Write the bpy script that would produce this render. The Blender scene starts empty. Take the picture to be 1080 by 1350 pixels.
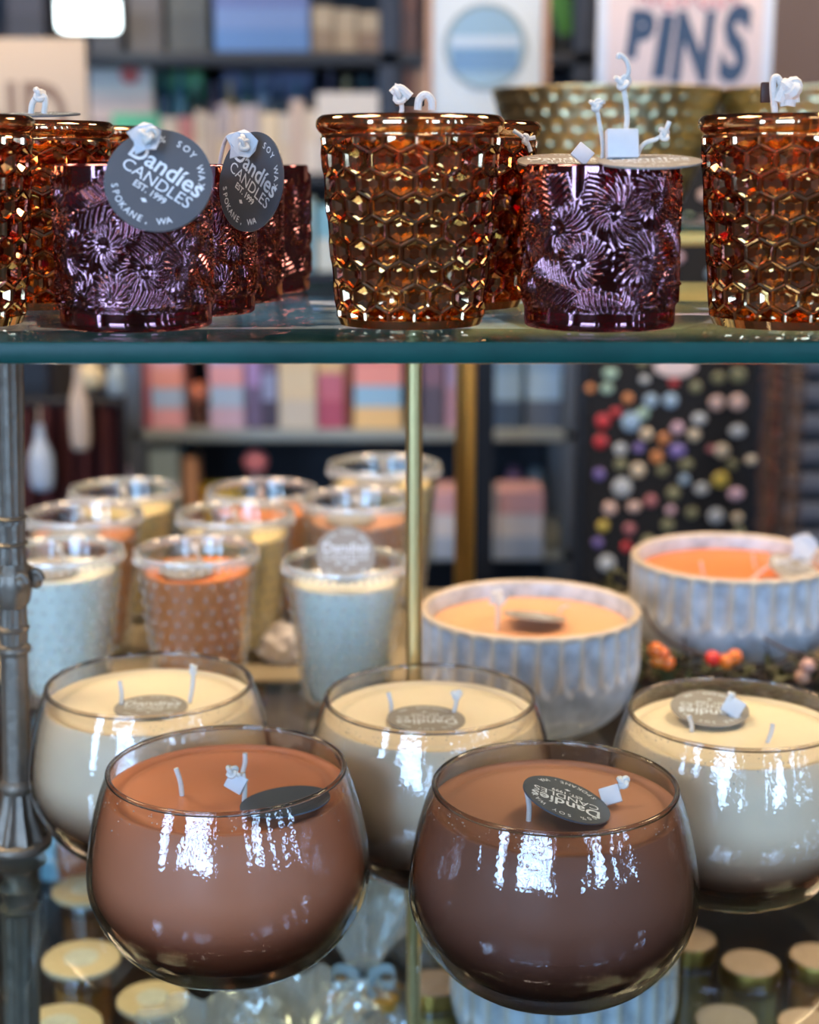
import bpy, bmesh, math, random
from mathutils import Vector, Matrix, noise as mnoise
random.seed(7)
scn = bpy.context.scene
COL = scn.collection
PI = math.pi
# ------------------------------------------------------------------ camera geometry
F = 2080.0; TH = math.radians(12.3); CT, ST = math.cos(TH), math.sin(TH); CH = 1.40
SH = 0.0
def spot(px, py, D):
    a = TH + math.atan((py+SH-675)/F); H = D*math.tan(a)
    Z = D*CT + H*ST
    return Vector(((px-540)/F*Z, D, CH-H))
def onz(px, py, z):
    a = TH + math.atan((py+SH-675)/F); return spot(px, py, (CH-z)/math.tan(a))
ZU, ZL, ZR, ZB = 1.337, 1.028, 1.028, 0.794     # upper glass, lower glass, rear ledge, table top

# ------------------------------------------------------------------ materials
def lin(c):
    return tuple(((v/255)/12.92 if v/255 <= .04045 else ((v/255+.055)/1.055)**2.4) for v in c) + (1,)
MC = {}
def newmat(name):
    m = bpy.data.materials.new(name); m.use_nodes = True; nt = m.node_tree
    b = nt.nodes['Principled BSDF']; return m, nt, b
def mat(c, rough=.5, metal=0.0, bump=0.0, scale=200, coat=0.0, name=None, trans=0, sss=0, var=0, spec=.5):
    key = (c, rough, metal, bump, scale, coat, trans, sss, var, spec)
    if key in MC: return MC[key]
    m, nt, b = newmat(name or 'surface')
    b.inputs['Base Color'].default_value = lin(c)
    b.inputs['Roughness'].default_value = rough; b.inputs['Metallic'].default_value = metal
    b.inputs['Coat Weight'].default_value = coat; b.inputs['Coat Roughness'].default_value = .05
    b.inputs['Specular IOR Level'].default_value = spec
    tc = nt.nodes.new('ShaderNodeTexCoord')
    if sss:
        b.inputs['Subsurface Weight'].default_value = sss
        b.inputs['Subsurface Radius'].default_value = (1, .6, .35); b.inputs['Subsurface Scale'].default_value = .006
    n = nt.nodes.new('ShaderNodeTexNoise'); n.inputs['Scale'].default_value = scale; n.inputs['Detail'].default_value = 3
    nt.links.new(tc.outputs['Object'], n.inputs['Vector'])
    if bump:
        bp = nt.nodes.new('ShaderNodeBump'); bp.inputs['Strength'].default_value = bump; bp.inputs['Distance'].default_value = .002
        nt.links.new(n.outputs['Fac'], bp.inputs['Height']); nt.links.new(bp.outputs['Normal'], b.inputs['Normal'])
    v = var or .06
    mx = nt.nodes.new('ShaderNodeMix'); mx.data_type = 'RGBA'
    l = lin(c)
    mx.inputs[6].default_value = tuple(x*(1-v) for x in l[:3])+(1,); mx.inputs[7].default_value = tuple(min(1, x*(1+v)) for x in l[:3])+(1,)
    nt.links.new(n.outputs['Fac'], mx.inputs[0]); nt.links.new(mx.outputs[2], b.inputs['Base Color'])
    MC[key] = m
    return m
def emit(c, s, name='light'):
    m, nt, b = newmat(name); b.inputs['Base Color'].default_value = (0, 0, 0, 1)
    b.inputs['Emission Color'].default_value = lin(c); b.inputs['Emission Strength'].default_value = s; return m
def schlick(nt, f0=.04, power=5, gain=.96):
    lw = nt.nodes.new('ShaderNodeLayerWeight'); lw.inputs['Blend'].default_value = .5
    p = nt.nodes.new('ShaderNodeMath'); p.operation = 'POWER'; p.inputs[1].default_value = power
    nt.links.new(lw.outputs['Facing'], p.inputs[0])
    a = nt.nodes.new('ShaderNodeMath'); a.operation = 'MULTIPLY_ADD'; a.inputs[1].default_value = gain; a.inputs[2].default_value = f0
    nt.links.new(p.outputs[0], a.inputs[0]); return a, lw
def thin_glass(name, tint=(1, 1, 1), edge=None, f0=.045, gloss=(1, 1, 1), rough=.02, streak=0.0, milk=0.0, power=5, gain=.9, dots=0.0, base=None):
    m = bpy.data.materials.new(name); m.use_nodes = True; nt = m.node_tree
    for n in list(nt.nodes): nt.nodes.remove(n)
    out = nt.nodes.new('ShaderNodeOutputMaterial')
    tr = nt.nodes.new('ShaderNodeBsdfTransparent'); tr.inputs['Color'].default_value = tint+(1,)
    gl = nt.nodes.new('ShaderNodeBsdfGlossy'); gl.inputs['Color'].default_value = gloss+(1,); gl.inputs['Roughness'].default_value = rough
    mx = nt.nodes.new('ShaderNodeMixShader'); a, lw = schlick(nt, f0, power, gain)
    if edge:
        pw = nt.nodes.new('ShaderNodeMath'); pw.operation = 'POWER'; pw.inputs[1].default_value = 3.2; nt.links.new(lw.outputs['Facing'], pw.inputs[0])
        mc = nt.nodes.new('ShaderNodeMix'); mc.data_type = 'RGBA'; mc.inputs[6].default_value = tint+(1,); mc.inputs[7].default_value = edge+(1,)
        nt.links.new(pw.outputs[0], mc.inputs[0]); nt.links.new(mc.outputs[2], tr.inputs['Color'])
    if base:  # brown tint low in the bowl glass, painting in shade and dark reflections
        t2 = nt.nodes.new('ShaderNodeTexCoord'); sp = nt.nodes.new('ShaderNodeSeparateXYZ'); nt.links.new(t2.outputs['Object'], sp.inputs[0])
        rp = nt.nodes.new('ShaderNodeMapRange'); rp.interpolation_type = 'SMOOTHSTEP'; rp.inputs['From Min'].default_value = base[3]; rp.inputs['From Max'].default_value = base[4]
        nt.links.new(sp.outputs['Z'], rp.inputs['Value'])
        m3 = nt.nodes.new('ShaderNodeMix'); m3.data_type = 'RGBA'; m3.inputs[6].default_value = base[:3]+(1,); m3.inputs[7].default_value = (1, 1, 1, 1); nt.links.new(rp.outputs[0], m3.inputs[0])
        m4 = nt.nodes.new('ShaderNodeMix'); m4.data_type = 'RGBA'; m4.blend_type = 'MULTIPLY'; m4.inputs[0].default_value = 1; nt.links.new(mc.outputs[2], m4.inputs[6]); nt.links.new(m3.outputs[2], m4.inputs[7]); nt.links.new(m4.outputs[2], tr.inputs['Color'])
    src = tr
    if milk:
        df = nt.nodes.new('ShaderNodeBsdfDiffuse'); df.inputs['Color'].default_value = (.9, .92, .92, 1)
        m2 = nt.nodes.new('ShaderNodeMixShader'); m2.inputs[0].default_value = milk
        nt.links.new(tr.outputs[0], m2.inputs[1]); nt.links.new(df.outputs[0], m2.inputs[2]); src = m2
    nt.links.new(a.outputs[0], mx.inputs[0]); nt.links.new(src.outputs[0], mx.inputs[1]); nt.links.new(gl.outputs[0], mx.inputs[2])
    if streak:
        tc = nt.nodes.new('ShaderNodeTexCoord'); mp = nt.nodes.new('ShaderNodeMapping'); mp.inputs['Scale'].default_value = (38, 38, 9)
        no = nt.nodes.new('ShaderNodeTexNoise'); no.inputs['Scale'].default_value = 1; no.inputs['Detail'].default_value = 1.3; no.inputs['Distortion'].default_value = .5
        bp = nt.nodes.new('ShaderNodeBump'); bp.inputs['Strength'].default_value = streak; bp.inputs['Distance'].default_value = .004
        nt.links.new(tc.outputs['Object'], mp.inputs[0]); nt.links.new(mp.outputs[0], no.inputs['Vector']); nt.links.new(no.outputs['Fac'], bp.inputs['Height'])
        last = bp
        if dots:
            vo = nt.nodes.new('ShaderNodeTexVoronoi'); vo.inputs['Scale'].default_value = 520
            nt.links.new(tc.outputs['Object'], vo.inputs['Vector'])
            b2 = nt.nodes.new('ShaderNodeBump'); b2.inputs['Strength'].default_value = dots; b2.inputs['Distance'].default_value = .001
            nt.links.new(vo.outputs['Distance'], b2.inputs['Height']); nt.links.new(bp.outputs['Normal'], b2.inputs['Normal']); last = b2
        nt.links.new(last.outputs['Normal'], gl.inputs['Normal'])
    nt.links.new(mx.outputs[0], out.inputs[0]); return m
def lustre(name, deep, sheen, f0, trans):
    """coloured lustre glass: tinted mirror coat over a tinted see-through body"""
    m = bpy.data.materials.new(name); m.use_nodes = True; nt = m.node_tree
    for n in list(nt.nodes): nt.nodes.remove(n)
    out = nt.nodes.new('ShaderNodeOutputMaterial')
    g = nt.nodes.new('ShaderNodeBsdfGlossy'); g.inputs['Color'].default_value = sheen+(1,); g.inputs['Roughness'].default_value = .06
    r = nt.nodes.new('ShaderNodeBsdfRefraction'); r.inputs['Color'].default_value = deep+(1,); r.inputs['IOR'].default_value = 1.35; r.inputs['Roughness'].default_value = .03
    t = nt.nodes.new('ShaderNodeBsdfTransparent'); t.inputs['Color'].default_value = trans+(1,)
    m1 = nt.nodes.new('ShaderNodeMixShader'); m1.inputs[0].default_value = .45
    nt.links.new(t.outputs[0], m1.inputs[1]); nt.links.new(r.outputs[0], m1.inputs[2])
    a, lw = schlick(nt, f0, 3, .5); mx = nt.nodes.new('ShaderNodeMixShader')
    nt.links.new(a.outputs[0], mx.inputs[0]); nt.links.new(m1.outputs[0], mx.inputs[1]); nt.links.new(g.outputs[0], mx.inputs[2])
    nt.links.new(mx.outputs[0], out.inputs[0]); return m

GLASS = thin_glass('clear_glass', (.97, .975, .96), (.62, .62, .56), .075, rough=.03, streak=.25, power=3.2)
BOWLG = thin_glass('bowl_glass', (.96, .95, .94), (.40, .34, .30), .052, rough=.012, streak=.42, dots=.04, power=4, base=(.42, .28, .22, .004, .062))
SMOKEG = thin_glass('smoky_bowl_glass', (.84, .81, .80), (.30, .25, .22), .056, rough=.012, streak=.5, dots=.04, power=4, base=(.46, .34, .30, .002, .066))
SHELFG = thin_glass('shelf_glass', (.90, .955, .93), None, .055, rough=.01, power=5, gain=.8)
RIMG, _nt, _b = newmat('rim_glass'); _b.inputs['Base Color'].default_value = (.72, .66, .62, 1); _b.inputs['Transmission Weight'].default_value = 1; _b.inputs['Roughness'].default_value = .04; _b.inputs['IOR'].default_value = 1.5
PLASTIC = thin_glass('cellophane', (.93, .95, .96), None, .18, rough=.10, milk=.30, power=2.5, gain=.6)
AMBER = lustre('amber_lustre_glass', (.84, .37, .08), (1, .74, .43), .46, (.68, .29, .065))
MILKG = thin_glass('pressed_glass_bead', (.95, .96, .93), (.86, .88, .82), .12, rough=.08, milk=.38, power=3)
PLUM = lustre('plum_lustre_glass', (.46, .06, .14), (1, .50, .58), .18, (.46, .06, .14))
EDGE = mat((0, 66, 60), .42, 0, .1, 40, .0, name='green_glass_edge', var=.4, spec=.3)
WHITEW = mat((214, 212, 206), .6, name='cotton_wick', bump=.3, scale=900)
PAPER = mat((206, 208, 212), .5, name='white_card')
TAG = mat((72, 80, 90), .4, 0, 0, 200, 0.0, name='slate_card')
TAG_GLARE = mat((146, 141, 134), .5, name='card_with_glare')  # paler copy of the slate card, with surface glare put into its colour
TAGTX = mat((214, 224, 232), .5, name='pale_print')
BRASS = mat((196, 164, 98), .4, 1.0, name='polished_brass', var=.1)
PEWTER = mat((128, 118, 106), .46, .6, .5, 120, name='aged_pewter', var=.25)

# ------------------------------------------------------------------ object helpers
def empty(name, loc, label, cat, group=None):
    o = bpy.data.objects.new(name, None); COL.objects.link(o); o.location = loc; o.empty_display_size = .02
    return tag(o, label, cat, group)
def tag(o, label, cat, group=None, kind=None):
    if label: o['label'] = label
    if cat: o['category'] = cat
    if group: o['group'] = group
    if kind: o['kind'] = kind
    return o
def link(name, me, m=None, parent=None, loc=None):
    o = bpy.data.objects.new(name, me); COL.objects.link(o)
    if m is not None and not me.materials: me.materials.append(m)
    elif m is not None:
        o.material_slots[0].link = 'OBJECT'; o.material_slots[0].material = m
    if parent: o.parent = parent
    if loc is not None: o.location = loc
    return o
def mesh(verts, faces, smooth=True, name='mesh', mats=None):
    me = bpy.data.meshes.new(name); me.from_pydata([tuple(v) for v in verts], [], faces); me.validate()
    bm = bmesh.new(); bm.from_mesh(me); bmesh.ops.recalc_face_normals(bm, faces=bm.faces)
    bm.to_mesh(me); bm.free()
    for p in me.polygons: p.use_smooth = smooth
    return me
class MB:
    def __init__(s): s.v = []; s.f = []; s.mi = []; s.cur = 0
    def add(s, vs, fs):
        o = len(s.v); s.v += [Vector(v) for v in vs]; s.f += [tuple(i+o for i in f) for f in fs]; s.mi += [s.cur]*len(fs); return s
    def box(s, a, b, bev=0):
        x0, y0, z0 = a; x1, y1, z1 = b
        if bev <= 0:
            return s.add([(x0,y0,z0),(x1,y0,z0),(x1,y1,z0),(x0,y1,z0),(x0,y0,z1),(x1,y0,z1),(x1,y1,z1),(x0,y1,z1)],
                         [(0,3,2,1),(4,5,6,7),(0,1,5,4),(1,2,6,5),(2,3,7,6),(3,0,4,7)])
        bm = bmesh.new(); bmesh.ops.create_cube(bm, size=1)
        for v in bm.verts: v.co = Vector(((x0+x1)/2+v.co.x*(x1-x0), (y0+y1)/2+v.co.y*(y1-y0), (z0+z1)/2+v.co.z*(z1-z0)))
        bmesh.ops.bevel(bm, geom=bm.edges[:], offset=bev, segments=2, affect='EDGES', profile=.5)
        bm.verts.index_update(); s.add([v.co.copy() for v in bm.verts], [tuple(v.index for v in f.verts) for f in bm.faces]); bm.free(); return s
    def lathe(s, prof, n=48, cx=0, cy=0, cz=0, fr=None, closed=False):
        vs = []; fs = []; m = len(prof)
        for i, (r, z) in enumerate(prof):
            for k in range(n):
                t = 2*PI*k/n; rr = r + (fr(t, z, r, i) if fr else 0)
                vs.append((cx+rr*math.cos(t), cy+rr*math.sin(t), cz+z))
        for i in range(m if closed else m-1):
            j = (i+1) % m
            for k in range(n):
                k2 = (k+1) % n; fs.append((i*n+k, i*n+k2, j*n+k2, j*n+k))
        if not closed:
            if prof[0][0] > 1e-6: fs.append(tuple(range(n))[::-1])
            if prof[-1][0] > 1e-6: fs.append(tuple((m-1)*n+k for k in range(n)))
        return s.add(vs, fs)
    def tube(s, pts, r, n=8, caps=True):
        pts = [Vector(p) for p in pts]; rs = r if isinstance(r, (list, tuple)) else [r]*len(pts)
        up = Vector((0, 0, 1)); vs = []; fs = []
        t0 = (pts[1]-pts[0]).normalized()
        if abs(t0.dot(up)) > .9: up = Vector((1, 0, 0))
        nrm = (up - t0*up.dot(t0)).normalized()
        for i, p in enumerate(pts):
            t = (pts[min(i+1, len(pts)-1)]-pts[max(i-1, 0)])
            t = t.normalized() if t.length > 1e-9 else t0
            nrm = nrm - t*nrm.dot(t); nrm = nrm.normalized() if nrm.length > 1e-9 else t.orthogonal().normalized()
            b = t.cross(nrm)
            for k in range(n):
                a = 2*PI*k/n; vs.append(p+(nrm*math.cos(a)+b*math.sin(a))*rs[i])
        for i in range(len(pts)-1):
            for k in range(n):
                k2 = (k+1) % n; fs.append((i*n+k, i*n+k2, (i+1)*n+k2, (i+1)*n+k))
        if caps: fs.append(tuple(range(n))[::-1]); fs.append(tuple((len(pts)-1)*n+k for k in range(n)))
        return s.add(vs, fs)
    def ball(s, c, r, sub=2, sc=(1, 1, 1)):
        bm = bmesh.new(); bmesh.ops.create_icosphere(bm, subdivisions=sub, radius=1); bm.verts.index_update()
        s.add([Vector(c)+Vector((v.co.x*r*sc[0], v.co.y*r*sc[1], v.co.z*r*sc[2])) for v in bm.verts], [tuple(v.index for v in f.verts) for f in bm.faces]); bm.free(); return s
    def disc(s, r, t, n=48, M=None):
        M = M or Matrix(); vs = []
        for z in (-t/2, t/2):
            for k in range(n): vs.append(M @ Vector((r*math.cos(2*PI*k/n), r*math.sin(2*PI*k/n), z)))
        fs = [tuple(range(n))[::-1], tuple(range(n, 2*n))]+[(k, (k+1) % n, n+(k+1) % n, n+k) for k in range(n)]
        return s.add(vs, fs)
    def mesh(s, name='mesh', mats=None, smooth=True, angle=40):
        me = bpy.data.meshes.new(name); me.from_pydata([tuple(v) for v in s.v], [], s.f)
        if mats:
            for m in mats: me.materials.append(m)
            me.polygons.foreach_set('material_index', s.mi)
        bm = bmesh.new(); bm.from_mesh(me); bmesh.ops.remove_doubles(bm, verts=bm.verts, dist=1e-7)
        bmesh.ops.recalc_face_normals(bm, faces=bm.faces)
        for f in bm.faces: f.smooth = smooth
        if smooth:
            for e in bm.edges:
                if len(e.link_faces) == 2 and e.calc_face_angle(0) > math.radians(angle): e.smooth = False
        bm.to_mesh(me); bm.free(); return me
    def obj(s, name, m=None, parent=None, loc=None, mats=None, smooth=True, angle=40):
        return link(name, s.mesh(name, mats, smooth, angle), m if not mats else None, parent, loc)
def spline(pts, k=8):
    """catmull-rom resample"""
    P = [Vector(p) for p in pts]; out = []
    for i in range(len(P)-1):
        p0, p1, p2, p3 = P[max(i-1, 0)], P[i], P[i+1], P[min(i+2, len(P)-1)]
        for j in range(k):
            t = j/k
            out.append(.5*((2*p1)+(-p0+p2)*t+(2*p0-5*p1+4*p2-p3)*t*t+(-p0+3*p1-3*p2+p3)*t**3))
    out.append(P[-1]); return out
def prof(pts, k=6): return [(max(p.x, 0), p.y) for p in spline([(a, b, 0) for a, b in pts], k)]

# ------------------------------------------------------------------ lettering
_tc = {}
def text_bm(s, size, bold=0.0, align='CENTER', shear=0.0):
    key = (s, size, bold, align, shear)
    if key not in _tc:
        cu = bpy.data.curves.new('t', 'FONT'); cu.body = s; cu.size = size; cu.align_x = align; cu.offset = bold; cu.shear = shear
        cu.resolution_u = 3
        o = bpy.data.objects.new('t', cu); COL.objects.link(o)
        dg = bpy.context.evaluated_depsgraph_get(); me = bpy.data.meshes.new_from_object(o.evaluated_get(dg))
        _tc[key] = ([v.co.copy() for v in me.vertices], [tuple(p.vertices) for p in me.polygons])
        bpy.data.objects.remove(o); bpy.data.curves.remove(cu); bpy.data.meshes.remove(me)
    return _tc[key]
def add_text(mb, s, size, M, bold=0, align='CENTER', sx=1, shear=0):
    vs, fs = text_bm(s, size, bold, align, shear); mb.add([M @ Vector((v.x*sx, v.y, 0)) for v in vs], fs)
def arc_text(mb, s, size, R, a0, top=True, step=.19):
    n = len(s)
    for i, ch in enumerate(s):
        if ch == ' ': continue
        k = (i-(n-1)/2)*step
        if top: a = a0-k; rot = a-PI/2; p = Vector((R*math.cos(a), R*math.sin(a), 0))
        else: a = a0+k; rot = a+PI/2; p = Vector((R*math.cos(a), R*math.sin(a), 0))
        add_text(mb, ch, size, Matrix.Translation(p) @ Matrix.Rotation(rot, 4, 'Z'), .00003)
def tag_meshes(cache={}):
    if cache: return cache['d'], cache['t']
    d = MB().disc(.0205, .0007, 56).mesh('tag_disc', [TAG], True, 30)
    b = MB(); u = .0205/20.5
    add_text(b, 'Dandíes', .0098, Matrix.Translation((.2*u, 2.2*u, 0)), .00016, sx=1.02)
    # little slab feet so the word reads as a slab serif
    add_text(b, 'CANDLES', .0066, Matrix.Translation((.2*u, -3.4*u, 0)), 0, sx=1.08)
    add_text(b, 'EST. 1999', .0036, Matrix.Translation((0, -6.9*u, 0)), .00006)
    b.add([(-.0015, -.0096, 0), (0, -.0105, 0), (.0015, -.0096, 0), (0, -.0087, 0)], [(0, 1, 2, 3)])
    arc_text(b, '100% SOY WAX', .0036, .0152, PI*.5, True, .205)
    arc_text(b, 'SPOKANE, WA', .0036, .0178, PI*1.5, False, .17)
    b.v = [v+Vector((0, 0, .00045)) for v in b.v]
    t = bpy.data.meshes.new('tag_print'); t.from_pydata([tuple(v) for v in b.v], [], b.f); t.materials.append(TAGTX)
    cache['d'] = d; cache['t'] = t; return d, t
def frame(c, n, up):
    n = Vector(n).normalized(); up = Vector(up); y = (up-n*up.dot(n)).normalized(); x = y.cross(n)
    M = Matrix((x, y, n)).transposed().to_4x4(); M.translation = Vector(c); return M
def add_tag(root, c, n, up, s=1.0, with_glare=False):
    """card disc at world centre c, facing n, text up direction"""
    d, t = tag_meshes(); M = frame(Vector(c)-root.location, n, up) @ Matrix.Scale(s, 4)
    o = link('card_tag', d, None, root); o.matrix_local = M
    if with_glare: o.material_slots[0].link = 'OBJECT'; o.material_slots[0].material = TAG_GLARE
    o['label'] = 'round card tag with glare painted into its colour, pale lettering' if with_glare else 'round slate grey card tag with pale lettering'
    p = link('tag_lettering', t, None, o); return o
def knot_pts(c, r, M=None, n=26, turns=1.0):
    out = []
    for i in range(n+1):
        t = 2*PI*i/n*turns
        v = Vector((math.sin(t)+2*math.sin(2*t), math.cos(t)-2*math.cos(2*t), -math.sin(3*t)))*(r/3)
        out.append(Vector(c)+(M @ v if M else v))
    return out
def wick(root, pts, r=.00085, knot=None, name='wick', kr=.0024):
    """pts are world points; knot: index at which a knot sits"""
    L = root.location; b = MB(); b.tube(spline([Vector(p)-L for p in pts], 6), r, 8)
    if knot is not None:
        c = Vector(pts[knot])-L; b.tube(knot_pts(c, kr, Matrix.Rotation(.9, 3, 'X') @ Matrix.Rotation(random.random()*2, 3, 'Y')), r*1.05, 7)
    return b.obj(name, WHITEW, root)
def clip(root, c, n=(0, -1, .3), up=(.3, 0, 1), s=.0045, th=.0022, star=False):
    """white paper clip the wick passes through"""
    M = frame(Vector(c)-root.location, n, up); b = MB()
    if star:
        vs = []; N = 10
        for z in (-th/2, th/2):
            for k in range(N):
                a = 2*PI*k/N+.3; rr = s*(1.25 if k % 2 == 0 else .95)*(1+.12*math.sin(k*2.3))
                vs.append(M @ Vector((rr*math.cos(a), rr*math.sin(a), z+.0012*math.sin(k*1.9))))
        b.add(vs, [tuple(range(N))[::-1], tuple(range(N, 2*N))]+[(k, (k+1) % N, N+(k+1) % N, N+k) for k in range(N)])
    else:
        bb = MB().box((-s, -s*.9, -th/2), (s, s*.9, th/2), .0005); b.add([M @ v for v in bb.v], bb.f)
    return b.obj('wick_clip', PAPER, root, smooth=not star)

# ------------------------------------------------------------------ room (setting)
def struct(name, mb, m, **k): o = mb.obj(name, m, **k); o['kind'] = 'structure'; return o
WALL = mat((84, 74, 66), .8, bump=.2, scale=12, name='plaster'); 
RX0, RX1, RY0, RY1, RZ = -3.2, 3.2, -3.2, 5.6, 3.1
struct('floor', MB().box((RX0, RY0, -.1), (RX1, RY1, 0)), mat((62, 48, 38), .45, bump=.2, scale=8, name='floor_boards', var=.2))
struct('ceiling', MB().box((RX0, RY0, RZ), (RX1, RY1, RZ+.1)), mat((90, 88, 86), .8, name='ceiling_paint'))
SIDE = [('wall_left', RX0-.1, RX0, [(-2.5, -1.9)]), ('wall_right', RX1, RX1+.1, [(-2.55, -2.35), (-1.6, -1.48), (-.95, -.85)])]
for nm, xa_, xb_, ws in SIDE:
    b = MB(); ys = RY0
    for a, c in ws: b.box((xa_, ys, 0), (xb_, a, RZ)); b.box((xa_, a, 0), (xb_, c, .95)); b.box((xa_, a, 2.6), (xb_, c, RZ)); ys = c
    b.box((xa_, ys, 0), (xb_, RY1, RZ)); struct(nm, b, WALL)
struct('wall_back', MB().box((RX0, RY1, 0), (RX1, RY1+.1, RZ)), mat((92, 88, 86), .8, name='grey_back_wall'))
wins = [(-2.45, -.75), (-.42, -.34), (1.35, 1.5), (1.9, 2.7)]
wz0, wz1 = 1.1, 2.6
b = MB(); xs = RX0
for a, c in wins: b.box((xs, RY0-.1, 0), (a, RY0, RZ)); b.box((a, RY0-.1, 0), (c, RY0, wz0)); b.box((a, RY0-.1, wz1), (c, RY0, RZ)); xs = c
b.box((xs, RY0-.1, 0), (RX1, RY0, RZ)); struct('wall_front', b, WALL)
DAY = emit((168, 208, 255), 21.0, 'daylight_sky_through_pane')
FRM = mat((34, 32, 32), .5, name='dark_window_frame')
for i, (a, c) in enumerate(wins):
    fr = MB(); nx = max(1, round((c-a)/.28)); nz = 4
    for k in range(nx+1):
        x = a+(c-a)*k/nx; fr.box((x-.022, RY0-.07, wz0), (x+.022, RY0+.01, wz1))
    for k in range(nz+1):
        z = wz0+(wz1-wz0)*k/nz; fr.box((a, RY0-.07, z-.02), (c, RY0+.01, z+.02))
    w = fr.obj('window_%d' % (i+1), FRM); w['kind'] = 'structure'
    p = MB().add([(a, RY0-.05, wz0), (c, RY0-.05, wz0), (c, RY0-.05, wz1), (a, RY0-.05, wz1)], [(0, 1, 2, 3)]).obj('window_pane', DAY, w)
k_ = len(wins)
for nm, xa_, xb_, ws in SIDE:
    for a, c in ws:
        k_ += 1; xm_ = (xa_+xb_)/2; fr = MB()
        for y_ in (a, c): fr.box((xm_-.04, y_-.015, .95), (xm_+.04, y_+.015, 2.6))
        for q in range(5): z_ = .95+1.65*q/4; fr.box((xm_-.04, a, z_-.015), (xm_+.04, c, z_+.015))
        w = fr.obj('window_%d' % k_, FRM); w['kind'] = 'structure'
        MB().add([(xm_, a, .95), (xm_, c, .95), (xm_, c, 2.6), (xm_, a, 2.6)], [(0, 1, 2, 3)]).obj('window_pane', DAY, w)
# ceiling lamps
LAMP = emit((255, 220, 180), 27.0, 'warm_lamp_diffuser')
def lamp(x, y, label, w=.3, h=.3, m=None):
    t = empty('ceiling_light', (x, y, RZ), label, 'ceiling light', None)
    b = MB().box((-w-.04, -h-.04, -.05), (w+.04, -h, 0)).box((-w-.04, h, -.05), (w+.04, h+.04, 0)).box((-w-.04, -h, -.05), (-w, h, 0)).box((w, -h, -.05), (w+.04, h, 0))
    b.obj('lamp_frame', mat((220, 218, 212), .5), t)
    MB().box((-w, -h, -.045), (w, h, -.005)).obj('diffuser', m or LAMP, t)
HIGHLIGHT_STRIP = emit((255, 236, 214), 24.0, 'added_strip_diffuser')  # unseen strips, added to throw highlights onto the amber facets
lamp(-.9, .9, 'square warm ceiling light above the left end of the candle display')
lamp(.9, .9, 'square warm ceiling light above the right end of the candle display')
lamp(-.6, -1.0, 'added unseen strip light in front of the display, nearer the left windows', .34, .05, HIGHLIGHT_STRIP)
lamp(.7, -1.0, 'added unseen strip light in front of the display, nearer the right windows', .34, .05, HIGHLIGHT_STRIP)
lamp(-1.6, 2.1, 'square warm ceiling light over the left of the back shelving')
lamp(1.6, 2.1, 'square warm ceiling light over the right of the back shelving')

# ------------------------------------------------------------------ furniture of the display
DARKW = mat((44, 32, 26), .4, bump=.3, scale=30, name='dark_walnut', var=.3)
t = empty('display_table', (.1, 1.3, 0), 'long dark wooden table carrying the whole candle display', 'table')
MB().box((-1.0, -.66, ZB-.035), (1.0, .66, ZB), .004).obj('table_top', DARKW, t)
for sx in (-.93, .93):
    for sy in (-.6, .6): MB().lathe([(.03, 0), (.034, .03), (.026, .06), (.035, .4), (.042, ZB-.12), (.042, ZB-.035)], 16, sx, sy).obj('leg', DARKW, t)
def glass_shelf(x0, x1, y0, y1, ztop, th, label):
    b = MB().box((x0, y0, ztop-th), (x1, y1, ztop), .0012)
    for i, f in enumerate(b.f):
        n = (b.v[f[1]]-b.v[f[0]]).cross(b.v[f[2]]-b.v[f[0]])
        b.mi[i] = 0 if abs(n.normalized().z) > .9 else 1
    o = b.obj('glass_shelf', mats=[SHELFG, EDGE]); tag(o, label, 'shelf'); return o
glass_shelf(-.75, .80, .587, .90, ZU, .0086, 'clear upper glass shelf with thick green front edge under the amber and plum candles')
glass_shelf(-.75, .80, .555, 1.112, ZL, .0072, 'clear lower glass shelf under the round bowl candles')
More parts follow.
